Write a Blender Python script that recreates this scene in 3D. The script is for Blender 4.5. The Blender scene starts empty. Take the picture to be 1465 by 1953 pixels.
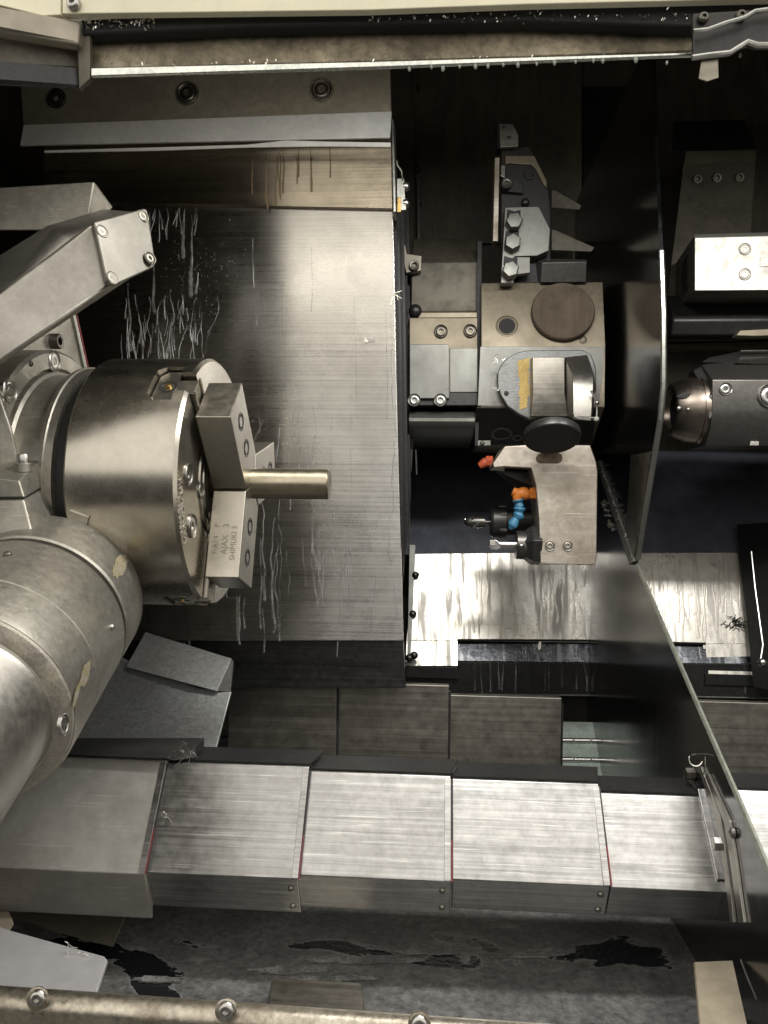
import bpy, bmesh, math, random
from mathutils import Vector as V, Matrix
random.seed(7)
C = bpy.context.scene.collection
SC = bpy.context.scene
rad = math.radians

# ------------------------------------------------------------------ camera
FPX, CX, CY = 1467.0, 732.5, 976.5
CAM = V((0, 0, 1.3))
a, r = rad(4.0), rad(0.7)
Fw = V((-math.sin(a), math.cos(a), 0)); R0 = V((math.cos(a), math.sin(a), 0)); U0 = V((0, 0, 1))
Rt = math.cos(r) * R0 + math.sin(r) * U0
Up = math.cos(r) * U0 - math.sin(r) * R0
cd = bpy.data.cameras.new('camera'); cam = bpy.data.objects.new('camera', cd); C.objects.link(cam)
cd.sensor_fit = 'AUTO'; cd.sensor_width = 36; cd.lens = FPX / 1953 * 36
cd.clip_start = .02; cd.clip_end = 50
M = Matrix((Rt, Up, -Fw)).transposed().to_4x4(); M.translation = CAM
cam.matrix_world = M
SC.camera = cam

# ------------------------------------------------------------------ room light and work lamps
W = bpy.data.worlds.new('World'); SC.world = W; W.use_nodes = True
bg = W.node_tree.nodes['Background']
bg.inputs[0].default_value = (1.0, .955, .88, 1); bg.inputs[1].default_value = 1.6

def lamp(name, loc, target, sx, sy, power, col, spread=180):
    l = bpy.data.lights.new(name, 'AREA'); l.shape = 'RECTANGLE'; l.size = sx; l.size_y = sy
    l.energy = power; l.color = col; l.spread = rad(spread)
    o = bpy.data.objects.new(name, l); C.objects.link(o); o.location = loc
    o.rotation_euler = (V(target) - V(loc)).to_track_quat('-Z', 'Y').to_euler()
    return o
lamp('work_lamp', (.09, .60, 1.3 + .45), (.07, .86, 1.2), .24, .06, 3.0, (1, .98, .94), 158)
lamp('work_lamp', (-.175, .60, 1.3 + .45), (-.17, 1.0, 1.4), .22, .12, .42, (1, .93, .80))
lamp('work_lamp', (.50, .62, 1.3 + .47), (.50, .86, 1.2), .20, .06, 3.6, (1, .98, .95), 165)
SC.view_settings.view_transform = 'Standard'; SC.view_settings.look = 'None'
SC.view_settings.exposure = 0; SC.view_settings.gamma = 1
SC.cycles.max_bounces = 10; SC.cycles.glossy_bounces = 6; SC.cycles.use_denoising = True
SC.cycles.caustics_reflective = True; SC.cycles.blur_glossy = .6
SC.cycles.sample_clamp_indirect = 6

# ------------------------------------------------------------------ pixel to place
def ray(px, py): return Fw + Rt * ((px - CX) / FPX) + Up * ((CY - py) / FPX)
DK = 1.0
def Y(px, py, y): v = ray(px, py); return CAM + v * (y * DK / v.y)
def X(px, py, x): v = ray(px, py); return CAM + v * (x / v.x)
def Z(px, py, z): v = ray(px, py); return CAM + v * ((z - CAM.z) / v.z)
def on(px, py, p, n): v = ray(px, py); n = V(n); return CAM + v * ((V(p) - CAM).dot(n) / v.dot(n))
def YL(pts, y): return [Y(p[0], p[1], p[2] if len(p) > 2 else y) for p in pts]
def XL(pts, x): return [X(p[0], p[1], x) for p in pts]

# ------------------------------------------------------------------ materials
def nn(nt, t, **kw):
    n = nt.nodes.new(t)
    for k, v in kw.items(): setattr(n, k, v)
    return n
def steel(name, col, rough=.35, metal=1.0, var=.25, grime=(.05, .04, .025), gamt=.35, gscale=14, brush=None, bamt=.5,
          aniso=0.0, bump=.0, bscale=60, rvar=.12, spec=.5, coat=0.0, radial=False, streak=0.0, streakcol=(.6, .6, .58), scratch=0.0):
    m = bpy.data.materials.new(name); m.use_nodes = True; nt = m.node_tree
    b = nt.nodes['Principled BSDF']; L = nt.links.new
    tc = nn(nt, 'ShaderNodeTexCoord'); geo = nn(nt, 'ShaderNodeNewGeometry')
    oi = nn(nt, 'ShaderNodeObjectInfo'); sc_ = nn(nt, 'ShaderNodeMath', operation='MULTIPLY'); sc_.inputs[1].default_value = 9.0; L(oi.outputs['Random'], sc_.inputs[0])
    ad = nn(nt, 'ShaderNodeVectorMath', operation='ADD'); L(geo.outputs['Position'], ad.inputs[0]); L(sc_.outputs[0], ad.inputs[1])
    P = ad.outputs[0]
    n1 = nn(nt, 'ShaderNodeTexNoise'); n1.inputs['Scale'].default_value = gscale; n1.inputs['Detail'].default_value = 9; n1.inputs['Roughness'].default_value = .62
    L(P, n1.inputs['Vector'])
    n2 = nn(nt, 'ShaderNodeTexNoise'); n2.inputs['Scale'].default_value = gscale * 9; n2.inputs['Detail'].default_value = 6; n2.inputs['Roughness'].default_value = .7
    L(P, n2.inputs['Vector'])
    r1 = nn(nt, 'ShaderNodeMapRange'); r1.inputs[1].default_value = .42; r1.inputs[2].default_value = .72; L(n1.outputs[0], r1.inputs[0])
    mul = nn(nt, 'ShaderNodeMath', operation='MULTIPLY'); mul.inputs[1].default_value = gamt; L(r1.outputs[0], mul.inputs[0])
    mx = nn(nt, 'ShaderNodeMix', data_type='RGBA'); mx.inputs[6].default_value = (*col, 1); mx.inputs[7].default_value = (*grime, 1)
    L(mul.outputs[0], mx.inputs[0])
    # small light and dark mottling
    r2 = nn(nt, 'ShaderNodeMapRange'); r2.inputs[1].default_value = .3; r2.inputs[2].default_value = .7
    r2.inputs[3].default_value = 1 - var; r2.inputs[4].default_value = 1 + var * .6; L(n2.outputs[0], r2.inputs[0])
    vm = nn(nt, 'ShaderNodeVectorMath', operation='SCALE'); L(mx.outputs[2], vm.inputs[0]); L(r2.outputs[0], vm.inputs[3])
    colout = vm.outputs[0]
    rg = nn(nt, 'ShaderNodeMath', operation='MULTIPLY_ADD'); rg.inputs[1].default_value = rvar * 2; rg.inputs[2].default_value = rough - rvar
    L(n2.outputs[0], rg.inputs[0])
    rg2 = nn(nt, 'ShaderNodeMath', operation='MULTIPLY_ADD'); rg2.inputs[1].default_value = .25; L(mul.outputs[0], rg2.inputs[0]); L(rg.outputs[0], rg2.inputs[2])
    rout = rg2.outputs[0]
    h = None
    if brush:
        mp = nn(nt, 'ShaderNodeMapping'); s = {'x': (2.5, 260, 420), 'z': (420, 260, 2.5), 'y': (420, 2.5, 260)}[brush]
        mp.inputs['Scale'].default_value = s; L(P, mp.inputs['Vector'])
        nb = nn(nt, 'ShaderNodeTexNoise'); nb.inputs['Scale'].default_value = 1; nb.inputs['Detail'].default_value = 4; nb.inputs['Roughness'].default_value = .75
        L(mp.outputs[0], nb.inputs['Vector'])
        rb = nn(nt, 'ShaderNodeMapRange'); rb.inputs[1].default_value = .3; rb.inputs[2].default_value = .7
        rb.inputs[3].default_value = 1 - bamt * .5; rb.inputs[4].default_value = 1 + bamt * .35; L(nb.outputs[0], rb.inputs[0])
        v2 = nn(nt, 'ShaderNodeVectorMath', operation='SCALE'); L(colout, v2.inputs[0]); L(rb.outputs[0], v2.inputs[3]); colout = v2.outputs[0]
        ra = nn(nt, 'ShaderNodeMath', operation='MULTIPLY_ADD'); ra.inputs[1].default_value = bamt * .35; L(nb.outputs[0], ra.inputs[0]); L(rout, ra.inputs[2])
        sb = nn(nt, 'ShaderNodeMath', operation='SUBTRACT'); L(ra.outputs[0], sb.inputs[0]); sb.inputs[1].default_value = bamt * .17
        rout = sb.outputs[0]; h = nb.outputs[0]
    if streak:
        mp = nn(nt, 'ShaderNodeMapping'); mp.inputs['Scale'].default_value = (70, 9, 9); L(P, mp.inputs['Vector'])
        ns = nn(nt, 'ShaderNodeTexNoise'); ns.inputs['Scale'].default_value = 1; ns.inputs['Detail'].default_value = 5; ns.inputs['Distortion'].default_value = .6
        L(mp.outputs[0], ns.inputs['Vector'])
        rs = nn(nt, 'ShaderNodeMapRange'); rs.inputs[1].default_value = .5; rs.inputs[2].default_value = .62; rs.inputs[4].default_value = streak; L(ns.outputs[0], rs.inputs[0])
        m3 = nn(nt, 'ShaderNodeMix', data_type='RGBA'); L(rs.outputs[0], m3.inputs[0]); L(colout, m3.inputs[6]); m3.inputs[7].default_value = (*streakcol, 1); colout = m3.outputs[2]
        ra = nn(nt, 'ShaderNodeMath', operation='MULTIPLY_ADD'); ra.inputs[1].default_value = .22; L(rs.outputs[0], ra.inputs[0]); L(rout, ra.inputs[2]); rout = ra.outputs[0]
    for ang, k in ((.35, 1.0), (-.9, .8), (1.3, .7)) if scratch else ():
        mp = nn(nt, 'ShaderNodeMapping'); mp.inputs['Rotation'].default_value = (.3, ang, .1); mp.inputs['Scale'].default_value = (14, 420, 420); L(P, mp.inputs['Vector'])
        n5 = nn(nt, 'ShaderNodeTexNoise'); n5.inputs['Scale'].default_value = 1; n5.inputs['Detail'].default_value = 1; L(mp.outputs[0], n5.inputs['Vector'])
        r5 = nn(nt, 'ShaderNodeMapRange'); r5.inputs[1].default_value = .70; r5.inputs[2].default_value = .76; r5.inputs[4].default_value = scratch * k; L(n5.outputs[0], r5.inputs[0])
        m5 = nn(nt, 'ShaderNodeMix', data_type='RGBA'); L(r5.outputs[0], m5.inputs[0]); L(colout, m5.inputs[6]); m5.inputs[7].default_value = (.8, .79, .76, 1); colout = m5.outputs[2]
    L(colout, b.inputs['Base Color']); L(rout, b.inputs['Roughness'])
    b.inputs['Metallic'].default_value = metal; b.inputs['Specular IOR Level'].default_value = spec
    if coat: b.inputs['Coat Weight'].default_value = coat; b.inputs['Coat Roughness'].default_value = .08
    if aniso:
        b.inputs['Anisotropic'].default_value = aniso; b.inputs['Anisotropic Rotation'].default_value = .25
        if radial: t = nn(nt, 'ShaderNodeTangent', direction_type='RADIAL', axis='X')
        else: t = nn(nt, 'ShaderNodeTangent', direction_type='UV_MAP'); t.uv_map = 'UVMap'
        L(t.outputs[0], b.inputs['Tangent'])
    if bump:
        bp = nn(nt, 'ShaderNodeBump'); bp.inputs['Strength'].default_value = bump; bp.inputs['Distance'].default_value = .001
        n4 = nn(nt, 'ShaderNodeTexNoise'); n4.inputs['Scale'].default_value = bscale; n4.inputs['Detail'].default_value = 6; L(P, n4.inputs['Vector'])
        L(n4.outputs[0] if not (brush and bscale == 0) else h, bp.inputs['Height']); L(bp.outputs[0], b.inputs['Normal'])
    return m
BRN = (.045, .036, .022)
m_panel = steel('brushed_panel_steel', (.60, .585, .56), .27, brush='x', bamt=.55, aniso=.93, gamt=.25, gscale=5, var=.12, rvar=.05)
m_panel2 = steel('brushed_panel_steel_upper', (.54, .48, .39), .27, brush='x', bamt=.5, aniso=.93, gamt=.4, gscale=6, var=.12, rvar=.05)
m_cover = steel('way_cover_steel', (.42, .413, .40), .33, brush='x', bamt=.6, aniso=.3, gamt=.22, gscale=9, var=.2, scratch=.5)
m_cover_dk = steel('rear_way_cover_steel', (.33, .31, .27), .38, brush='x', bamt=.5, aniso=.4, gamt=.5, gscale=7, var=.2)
m_chuck = steel('chuck_steel', (.46, .43, .37), .27, aniso=.55, radial=True, gamt=.25, gscale=9, var=.12, rvar=.06)
m_jaw = steel('jaw_steel', (.47, .44, .38), .33, gamt=.2, var=.12)
m_bar = steel('bar_steel', (.48, .43, .33), .36, gamt=.2, var=.12, aniso=.5, radial=True)
m_cast = steel('machined_casting', (.43, .41, .37), .42, gamt=.3, gscale=18, var=.16, bump=.08, bscale=700)
m_castdull = steel('dull_nickel_casting', (.41, .39, .34), .46, scratch=.3, metal=.9, gamt=.35, gscale=16, var=.2, bump=.12, bscale=400)
m_tur = steel('turret_steel', (.25, .215, .155), .45, metal=.55, gamt=.35, gscale=15, var=.18)
m_turlo = steel('turret_grey_steel', (.23, .228, .21), .45, metal=.8, gamt=.3, gscale=15, var=.18)
m_holder = steel('holder_nickel', scratch=.5, col=(.62, .565, .49), rough=.44, metal=.85, gamt=.75, gscale=13, var=.16, grime=(.20, .15, .10), bump=.25, bscale=120)
m_block = steel('bright_block', (.60, .57, .51), .48, metal=.8, gamt=.35, gscale=45, var=.15, bump=.1, bscale=160)
m_dark = steel('dark_oxide_steel', (.05, .05, .051), .38, metal=.6, gamt=.4, gscale=20, var=.3)
m_black = steel('black_steel', (.012, .012, .013), .5, metal=.3, gamt=.5, gscale=12, var=.3)
m_wall = steel('dark_wall_paint', (.15, .138, .108), .5, metal=.2, streak=.35, streakcol=(.24, .19, .12), gamt=.5, gscale=6, var=.2, grime=(.02, .016, .01))
m_back = steel('dark_back_sheet', (.12, .128, .16), .38, metal=.3, gamt=.3, gscale=6, var=.2)
m_chute = steel('wet_chute_steel', (.78, .75, .68), .28, metal=.65, brush=None, gamt=.3, gscale=9, var=.12, grime=(.40, .36, .28), streak=.75, streakcol=(.34, .32, .29), bump=.4, bscale=45)
m_step = steel('wet_step_steel', (.20, .21, .23), .22, gamt=.3, gscale=30, var=.3, streak=.5, streakcol=(.45, .45, .45), bump=.3, bscale=90)
m_div = steel('divider_sheet', (.21, .21, .22), .15, brush='z', bamt=.3, gamt=.3, gscale=7, var=.15, rvar=.05)
m_edge = steel('bright_edge_steel', (.52, .52, .48), .35, gamt=.2, var=.2)
m_screw = steel('screw_steel', (.50, .49, .46), .3, gamt=.2, var=.2)
m_screwdk = steel('dark_screw', (.16, .15, .13), .38, gamt=.3, var=.2)
m_rail = steel('grimy_beam', (.36, .31, .22), .42, metal=.6, gamt=.9, gscale=17, var=.5, grime=(.035, .028, .015), bump=.4, bscale=160)
m_lip = steel('bright_lip', (.72, .74, .68), .28, gamt=.25, gscale=40, var=.3, bump=.2, bscale=150)
m_cream = steel('cream_paint', (.90, .85, .64), .45, metal=0, gamt=.12, gscale=10, var=.06)
m_guard = steel('guard_plate', (.42, .38, .31), .42, metal=.6, gamt=.4, gscale=12, var=.15)
m_white = steel('white_sealing_strip', (.80, .80, .77), .4, metal=0, gamt=.15, var=.1)
m_flange = steel('guard_flange', (.78, .78, .76), .4, metal=.25, gamt=.2, gscale=12, var=.1)
m_sill = steel('worn_sill', (.52, .48, .40), .36, gamt=.7, gscale=26, var=.4, grime=(.13, .08, .04), bump=.35, bscale=200)
m_tray = steel('tray_floor', (.12, .12, .117), .5, metal=.2, gamt=.6, gscale=16, var=.6, grime=(.27, .265, .25), bump=.9, bscale=170)
m_defl = steel('deflector_sheet', scratch=.5, col=(.50, .51, .50), rough=.36, metal=.8, gamt=.6, gscale=28, var=.3, grime=(.22, .23, .23), bump=.1, bscale=60)
m_loose = steel('loose_sheet', scratch=.3, col=(.60, .59, .60), rough=.4, metal=.5, gamt=.15, gscale=9, var=.06)
m_tan = steel('tan_sheet', (.36, .31, .23), .5, metal=.3, gamt=.3, gscale=12, var=.15)
m_hinge = steel('hinge_slat', (.50, .58, .52), .4, metal=.4, gamt=.4, gscale=60, var=.4, bump=.3, bscale=150)
m_yellow = steel('yellow_worn_paint', (.68, .48, .17), .7, metal=0, gamt=.2, gscale=60, var=.3, bump=.7, bscale=600)
m_yelbare = steel('yellow_flecks', (.36, .315, .18), .6, metal=.5, gamt=1.3, gscale=170, var=.5, grime=(.34, .32, .28), bump=.6, bscale=500)
m_orange = steel('orange_plastic', (.74, .23, .035), .42, metal=0, gamt=.45, gscale=90, var=.2, grime=(.35, .10, .02))
m_orgdk = steel('brick_orange_plastic', (.42, .08, .03), .45, metal=0, gamt=.1, var=.1)
m_blue = steel('blue_plastic', (.05, .21, .36), .42, metal=0, gamt=.45, gscale=90, var=.2, grime=(.05, .10, .14))
m_red = steel('red_wiper', (.22, .02, .03), .5, metal=0, gamt=.4, gscale=60, var=.3)
m_rubber = steel('black_rubber', (.015, .015, .016), .6, metal=0, gamt=.3, var=.3)
m_brass = steel('brass', (.55, .38, .14), .35, gamt=.2, var=.2)
m_drip = steel('dried_coolant', (.50, .50, .49), .4, metal=.3, gamt=.4, gscale=60, var=.3)
nt = m_drip.node_tree; g_ = nn(nt, 'ShaderNodeNewGeometry'); n_ = nn(nt, 'ShaderNodeTexNoise'); n_.inputs['Scale'].default_value = 38; n_.inputs['Detail'].default_value = 3
nt.links.new(g_.outputs['Position'], n_.inputs['Vector']); r_ = nn(nt, 'ShaderNodeMapRange'); r_.inputs[1].default_value = .35; r_.inputs[2].default_value = .68; r_.inputs[3].default_value = .06; r_.inputs[4].default_value = .55
nt.links.new(n_.outputs[0], r_.inputs[0]); nt.links.new(r_.outputs[0], nt.nodes['Principled BSDF'].inputs['Alpha'])
m_dripw = steel('wet_coolant', (.70, .70, .68), .15, metal=.2, gamt=.2, gscale=60, var=.2)
m_dropg = steel('greenish_drop', (.30, .34, .28), .12, metal=0, gamt=.1, var=.1, spec=.8)
m_etch = steel('etched_mark', (.22, .19, .145), .6, metal=.4, gamt=.1, var=.1)
m_etchl = steel('stamped_mark', (.56, .53, .46), .5, metal=.7, gamt=.1, var=.1)
m_chip = steel('bright_swarf', (.8, .78, .72), .25, gamt=.1, var=.2)
m_tank = steel('tool_silver', (.75, .75, .74), .25, gamt=.1, var=.1)
m_live = steel('live_tool_grey', (.15, .145, .135), .34, metal=.85, gamt=.3, gscale=18, var=.15)
m_nose = steel('live_tool_nose', (.26, .22, .185), .34, gamt=.3, gscale=18, var=.15)
m_col = steel('column_casting', (.15, .135, .105), .5, metal=.4, gamt=.5, gscale=25, var=.3, grime=(.03, .025, .016))

# ------------------------------------------------------------------ mesh builders
class G:
    def __init__(s): s.v = []; s.f = []
    def add(s, vs, fs):
        k = len(s.v); s.v += [V(p) for p in vs]; s.f += [tuple(i + k for i in q) for q in fs]; return s
    def prism(s, pts, vec):
        n = len(pts); vec = V(vec)
        return s.add(list(pts) + [V(p) + vec for p in pts],
                     [tuple(range(n)), tuple(range(2 * n - 1, n - 1, -1))] + [(i, i + n, (i + 1) % n + n, (i + 1) % n) for i in range(n)])
    def loft(s, A, B):
        n = len(A)
        return s.add(list(A) + list(B), [tuple(range(n)), tuple(range(2 * n - 1, n - 1, -1))] + [(i, i + n, (i + 1) % n + n, (i + 1) % n) for i in range(n)])
    def box(s, c, sz, rot=None):
        c = V(c); h = V(sz) / 2; vs = []
        for i in (-1, 1):
            for j in (-1, 1):
                for k in (-1, 1):
                    p = V((i * h.x, j * h.y, k * h.z)); vs.append(c + (rot @ p if rot else p))
        return s.add(vs, [(0, 1, 3, 2), (4, 6, 7, 5), (0, 4, 5, 1), (2, 3, 7, 6), (0, 2, 6, 4), (1, 5, 7, 3)])
    def lathe(s, o, ax, prof, seg=48, close=True):
        o = V(o); ax = V(ax).normalized(); u = ax.orthogonal().normalized(); w = ax.cross(u); n = len(prof); vs = []; fs = []
        for t, rr in prof:
            for k in range(seg):
                q = 2 * math.pi * k / seg; vs.append(o + ax * t + (u * math.cos(q) + w * math.sin(q)) * rr)
        for i in range(n - 1):
            for k in range(seg):
                k2 = (k + 1) % seg; fs.append((i * seg + k, i * seg + k2, (i + 1) * seg + k2, (i + 1) * seg + k))
        if close: fs += [tuple(range(seg))[::-1], tuple(range((n - 1) * seg, n * seg))]
        return s.add(vs, fs)
    def tube(s, pts, rr, seg=8):
        pts = [V(p) for p in pts]; n = len(pts); vs = []; fs = []
        rs = rr if isinstance(rr, (list, tuple)) else [rr] * n
        u = None
        for i, p in enumerate(pts):
            d = (pts[min(i + 1, n - 1)] - pts[max(i - 1, 0)]).normalized()
            u = d.orthogonal().normalized() if u is None else (u - d * u.dot(d)).normalized()
            w = d.cross(u)
            for k in range(seg):
                q = 2 * math.pi * k / seg; vs.append(p + (u * math.cos(q) + w * math.sin(q)) * rs[i])
        for i in range(n - 1):
            for k in range(seg):
                k2 = (k + 1) % seg; fs.append((i * seg + k, i * seg + k2, (i + 1) * seg + k2, (i + 1) * seg + k))
        fs += [tuple(range(seg))[::-1], tuple(range((n - 1) * seg, n * seg))]
        return s.add(vs, fs)
    def hull(s, pts):
        bm = bmesh.new()
        for p in pts: bm.verts.new(p)
        bmesh.ops.convex_hull(bm, input=bm.verts)
        bmesh.ops.dissolve_limit(bm, angle_limit=rad(1), verts=bm.verts, edges=bm.edges)
        bm.verts.index_update(); k = [v.co.copy() for v in bm.verts if v.link_faces]
        idx = {v.index: i for i, v in enumerate([v for v in bm.verts if v.link_faces])}
        fs = [tuple(idx[v.index] for v in f.verts) for f in bm.faces]; bm.free()
        return s.add(k, fs)

LOC = {}
def thing(name, label, cat, loc, group=None):
    o = bpy.data.objects.new(name, None); C.objects.link(o); o.empty_display_size = .02
    o.location = loc; o['label'] = label; o['category'] = cat; LOC[o] = V(loc)
    if group: o['group'] = group
    return o
def finish(me, smooth):
    bm = bmesh.new(); bm.from_mesh(me); bmesh.ops.recalc_face_normals(bm, faces=bm.faces); bm.to_mesh(me); bm.free()
    uv = me.uv_layers.new(name='UVMap')
    for l in me.loops:
        c = me.vertices[l.vertex_index].co; uv.data[l.index].uv = (c.x, c.z * .9 + c.y * .43)
    me.shade_smooth(); me.set_sharp_from_angle(angle=rad(smooth))
def part(name, g, mat, parent=None, bevel=.0007, smooth=32, label=None, kind=None, seg=2):
    c = V((0, 0, 0))
    for p in g.v: c += p
    c /= max(1, len(g.v))
    me = bpy.data.meshes.new(name); me.from_pydata([p - c for p in g.v], [], g.f); me.update()
    finish(me, smooth)
    me.materials.append(mat)
    o = bpy.data.objects.new(name, me); C.objects.link(o)
    o.location = c - (LOC[parent] if parent else V((0, 0, 0))); o.parent = parent; LOC[o] = c
    if bevel:
        b = o.modifiers.new('bevel', 'BEVEL'); b.width = bevel; b.segments = seg; b.limit_method = 'ANGLE'; b.angle_limit = rad(38); b.harden_normals = True
    if label: o['label'] = label
    if kind: o['kind'] = kind
    return o
def solo(name, g, mat, label, cat, group=None, **kw):
    o = part(name, g, mat, None, **kw); o['label'] = label; o['category'] = cat
    if group: o['group'] = group
    return o
def struct(name, g, mat, **kw): return part(name, g, mat, None, kind='structure', **kw)

BOLT = {}
def bolt_mesh(kind, mat):
    k = (kind, mat.name)
    if k in BOLT: return BOLT[k]
    g = G(); N = 24
    cir = lambda rr, z: [V((rr * math.cos(2 * math.pi * i / N), rr * math.sin(2 * math.pi * i / N), z)) for i in range(N)]
    def hexa(rr, z):
        o = []
        for i in range(N):
            q = 2 * math.pi * i / N; d = (q + math.pi / 6) % (math.pi / 3) - math.pi / 6
            k2 = rr * math.cos(math.pi / 6) / math.cos(d); o.append(V((k2 * math.cos(q), k2 * math.sin(q), z)))
        return o
    if kind == 'socket': L = [cir(1, -.6), cir(1, .75), cir(.9, .9), cir(.72, .9), hexa(.58, .85), hexa(.55, .15)]
    elif kind == 'button': L = [cir(1, -.3), cir(1, .1), cir(.85, .38), cir(.62, .52), hexa(.45, .52), hexa(.42, .1)]
    elif kind == 'sunk': L = [cir(1.35, -.3), cir(1.35, .1), cir(1.28, .16), cir(1.18, .1), cir(1.08, -.35), cir(1.0, -.35), cir(.98, .0), cir(.86, .08), cir(.62, .08), hexa(.5, .05), hexa(.46, -.4)]
    elif kind == 'hexhead': L = [hexa(1, -.6), hexa(1, .72), hexa(.86, .9), cir(.4, .93)]
    elif kind == 'dome': L = [cir(1, -.3), cir(1, .2), cir(.85, .55), cir(.5, .8), cir(.2, .87)]
    vs = []; fs = []
    for l in L: vs += l
    for i in range(len(L) - 1):
        for j in range(N): fs.append((i * N + j, i * N + (j + 1) % N, (i + 1) * N + (j + 1) % N, (i + 1) * N + j))
    fs += [tuple(range((len(L) - 1) * N, len(L) * N))]
    me = bpy.data.meshes.new(kind + '_bolt'); me.from_pydata(vs, [], fs); finish(me, 35); me.materials.append(mat)
    BOLT[k] = me; return me
def bolt(p, ax, rr, parent, kind='socket', mat=None, name='bolt', spin=0.0, label=None):
    o = bpy.data.objects.new(name, bolt_mesh(kind, mat or m_screw)); C.objects.link(o)
    q = V(ax).to_track_quat('Z', 'Y').to_matrix() @ Matrix.Rotation(spin, 3, 'Z')
    o.rotation_euler = q.to_euler(); o.scale = (rr, rr, rr)
    o.location = V(p) - LOC[parent]; o.parent = parent; LOC[o] = V(p)
    if label: o['label'] = label
    return o
FR = (0, -1, 0)
def text(s, name, p, right, up, size, mat, parent, ext=.0003):
    cu = bpy.data.curves.new(name, 'FONT'); cu.body = s; cu.size = size; cu.extrude = ext; cu.align_x = 'CENTER'; cu.align_y = 'CENTER'; cu.resolution_u = 3
    t = bpy.data.objects.new(name, cu); C.objects.link(t); bpy.context.view_layer.update()
    me = bpy.data.meshes.new_from_object(t.evaluated_get(bpy.context.evaluated_depsgraph_get()))
    bpy.data.objects.remove(t)
    o = bpy.data.objects.new(name, me); C.objects.link(o); me.materials.clear(); me.materials.append(mat)
    right = V(right).normalized(); up = V(up).normalized()
    o.rotation_euler = Matrix((right, up, right.cross(up))).transposed().to_euler()
    o.location = V(p) - LOC[parent]; o.parent = parent; LOC[o] = V(p)
    return o

# ================================================================== SETTING: the machine enclosure
struct('floor', G().box((.15, 1.0, .855), (2.4, 1.6, .02)), m_tray, bevel=0)
struct('ceiling', G().box((.15, 1.06, 2.21), (2.4, 1.2, .02)), m_wall, bevel=0)
struct('wall_left', G().box((-.86, 1.0, 1.5), (.02, 1.2, 1.5)), m_wall, bevel=0)
struct('wall_right', G().box((1.1, 1.0, 1.5), (.02, 1.2, 1.5)), m_wall, bevel=0)
struct('light_block_header', G().box((.15, .545, 1.93), (2.4, .01, .58)), m_wall, bevel=0)  # unseen panel over the opening, added to keep room light off the upper bay
struct('wall_front_left', G().box((-.775, .53, 1.45), (.72, .01, 1.3)), m_wall, bevel=0)
struct('wall_front_below', G().box((.15, .485, .90), (2.4, .01, .14)), m_wall, bevel=0)
struct('wall_front_right', G().box((1.0, .53, 1.45), (.3, .01, 1.3)), m_wall, bevel=0)
struct('shop_floor', G().box((0, -3.4, -.01), (12, 7.4, .02)), steel('concrete', (.09, .088, .085), .6, metal=0), bevel=0)  # unseen shop floor, put in to darken downward reflections
struct('dark_reflection_block', G().box((0, -2.4, .80), (9, .8, 1.60)), steel('dark_block_paint', (.045, .045, .047), .5, metal=0), bevel=0)  # unseen block added behind the camera so low reflections turn dark
zc = Y(900, 870, 1.5).z
struct('wall_back', G().box((.15, 1.515, 1.53), (2.2, .02, 1.34)), m_wall, bevel=0)

# upper dark panels of the back wall
t = thing('back_panel', 'dark grimy sheet panel on the upper back wall with screws at its left edge', 'panel', Y(790, 480, 1.48))
part('sheet', G().prism(YL([(790, 125), (1110, 118), (1110, 462), (795, 465)], 1.49), (0, .006, 0)), m_wall, t)
part('sheet', G().prism(YL([(1112, 165), (1232, 165), (1238, 470), (1112, 470)], 1.485), (0, .006, 0)), m_black, t)
for x, y in ((797, 168), (795, 313), (798, 325), (800, 390)): bolt(Y(x, y, 1.488), FR, .005, t, 'socket', m_screwdk)
part('edge_strip', G().prism(YL([(795, 340), (801, 340), (802, 460), (796, 460)], 1.47), (0, .01, 0)), m_turlo, t)

# ================================================================== door header
t = thing('door_header', 'grimy tan beam across the top of the door opening with a bright wet lower lip', 'beam', Y(740, 90, .5))
part('beam', G().prism(YL([(60, 60), (155, 68), (720, 42), (1330, 28), (1700, 18), (1700, 60), (1330, 98), (720, 118), (172, 132), (60, 132)], .50), (0, .003, 0)), m_rail, t, bevel=.002)
part('gap_shade', G().prism(YL([(150, 36), (440, 22), (1000, 10), (1700, -4), (1700, 18), (1320, 50), (1000, 40), (440, 52), (152, 66)], .488), (0, .012, 0)), m_rubber, t, bevel=.002)  # black strip stands for the shade in the gap above the beam
part('lip', G().prism(YL([(172, 128), (700, 116), (1328, 98), (1328, 106), (745, 128), (172, 146)], .488), (0, .003, 0)), m_lip, t, bevel=.0012)
part('cover_panel', G().prism(YL([(117, -80), (1700, -80), (1700, -12), (1465, -3), (1000, 8), (700, 19), (300, 24), (119, 26)], .478), (0, .006, 0)), m_cream, t, label='cream painted strip above the beam')
part('cover_panel', G().prism(YL([(-120, -80), (115, -80), (116, 28), (80, 30), (0, 10), (-120, -10)], .478), (0, .006, 0)), m_cream, t, label='cream painted corner panel')
bolt(Y(140, 6, .476), FR, .0045, t, 'button', m_screw)
part('bracket', G().prism(YL([(1321, 24), (1600, 8), (1600, 88), (1440, 90), (1425, 84), (1392, 103), (1322, 112)], .474), (0, .004, 0)), m_dark, t, bevel=.0015)
part('bracket_lip', G().tube(YL([(1320, 110), (1355, 105), (1392, 101), (1410, 90), (1426, 80), (1445, 86), (1470, 86), (1600, 80)], .468), .0016), m_edge, t, bevel=0)
part('bracket_lip', G().tube(YL([(1322, 60), (1350, 57), (1385, 44), (1420, 34), (1440, 22), (1470, 18), (1600, 5)], .468), .0014), m_edge, t, bevel=0)
for x, y in ((1342, 33), (1414, 29)): bolt(Y(x, y, .472), FR, .0032, t, 'button', m_screwdk)
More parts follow.
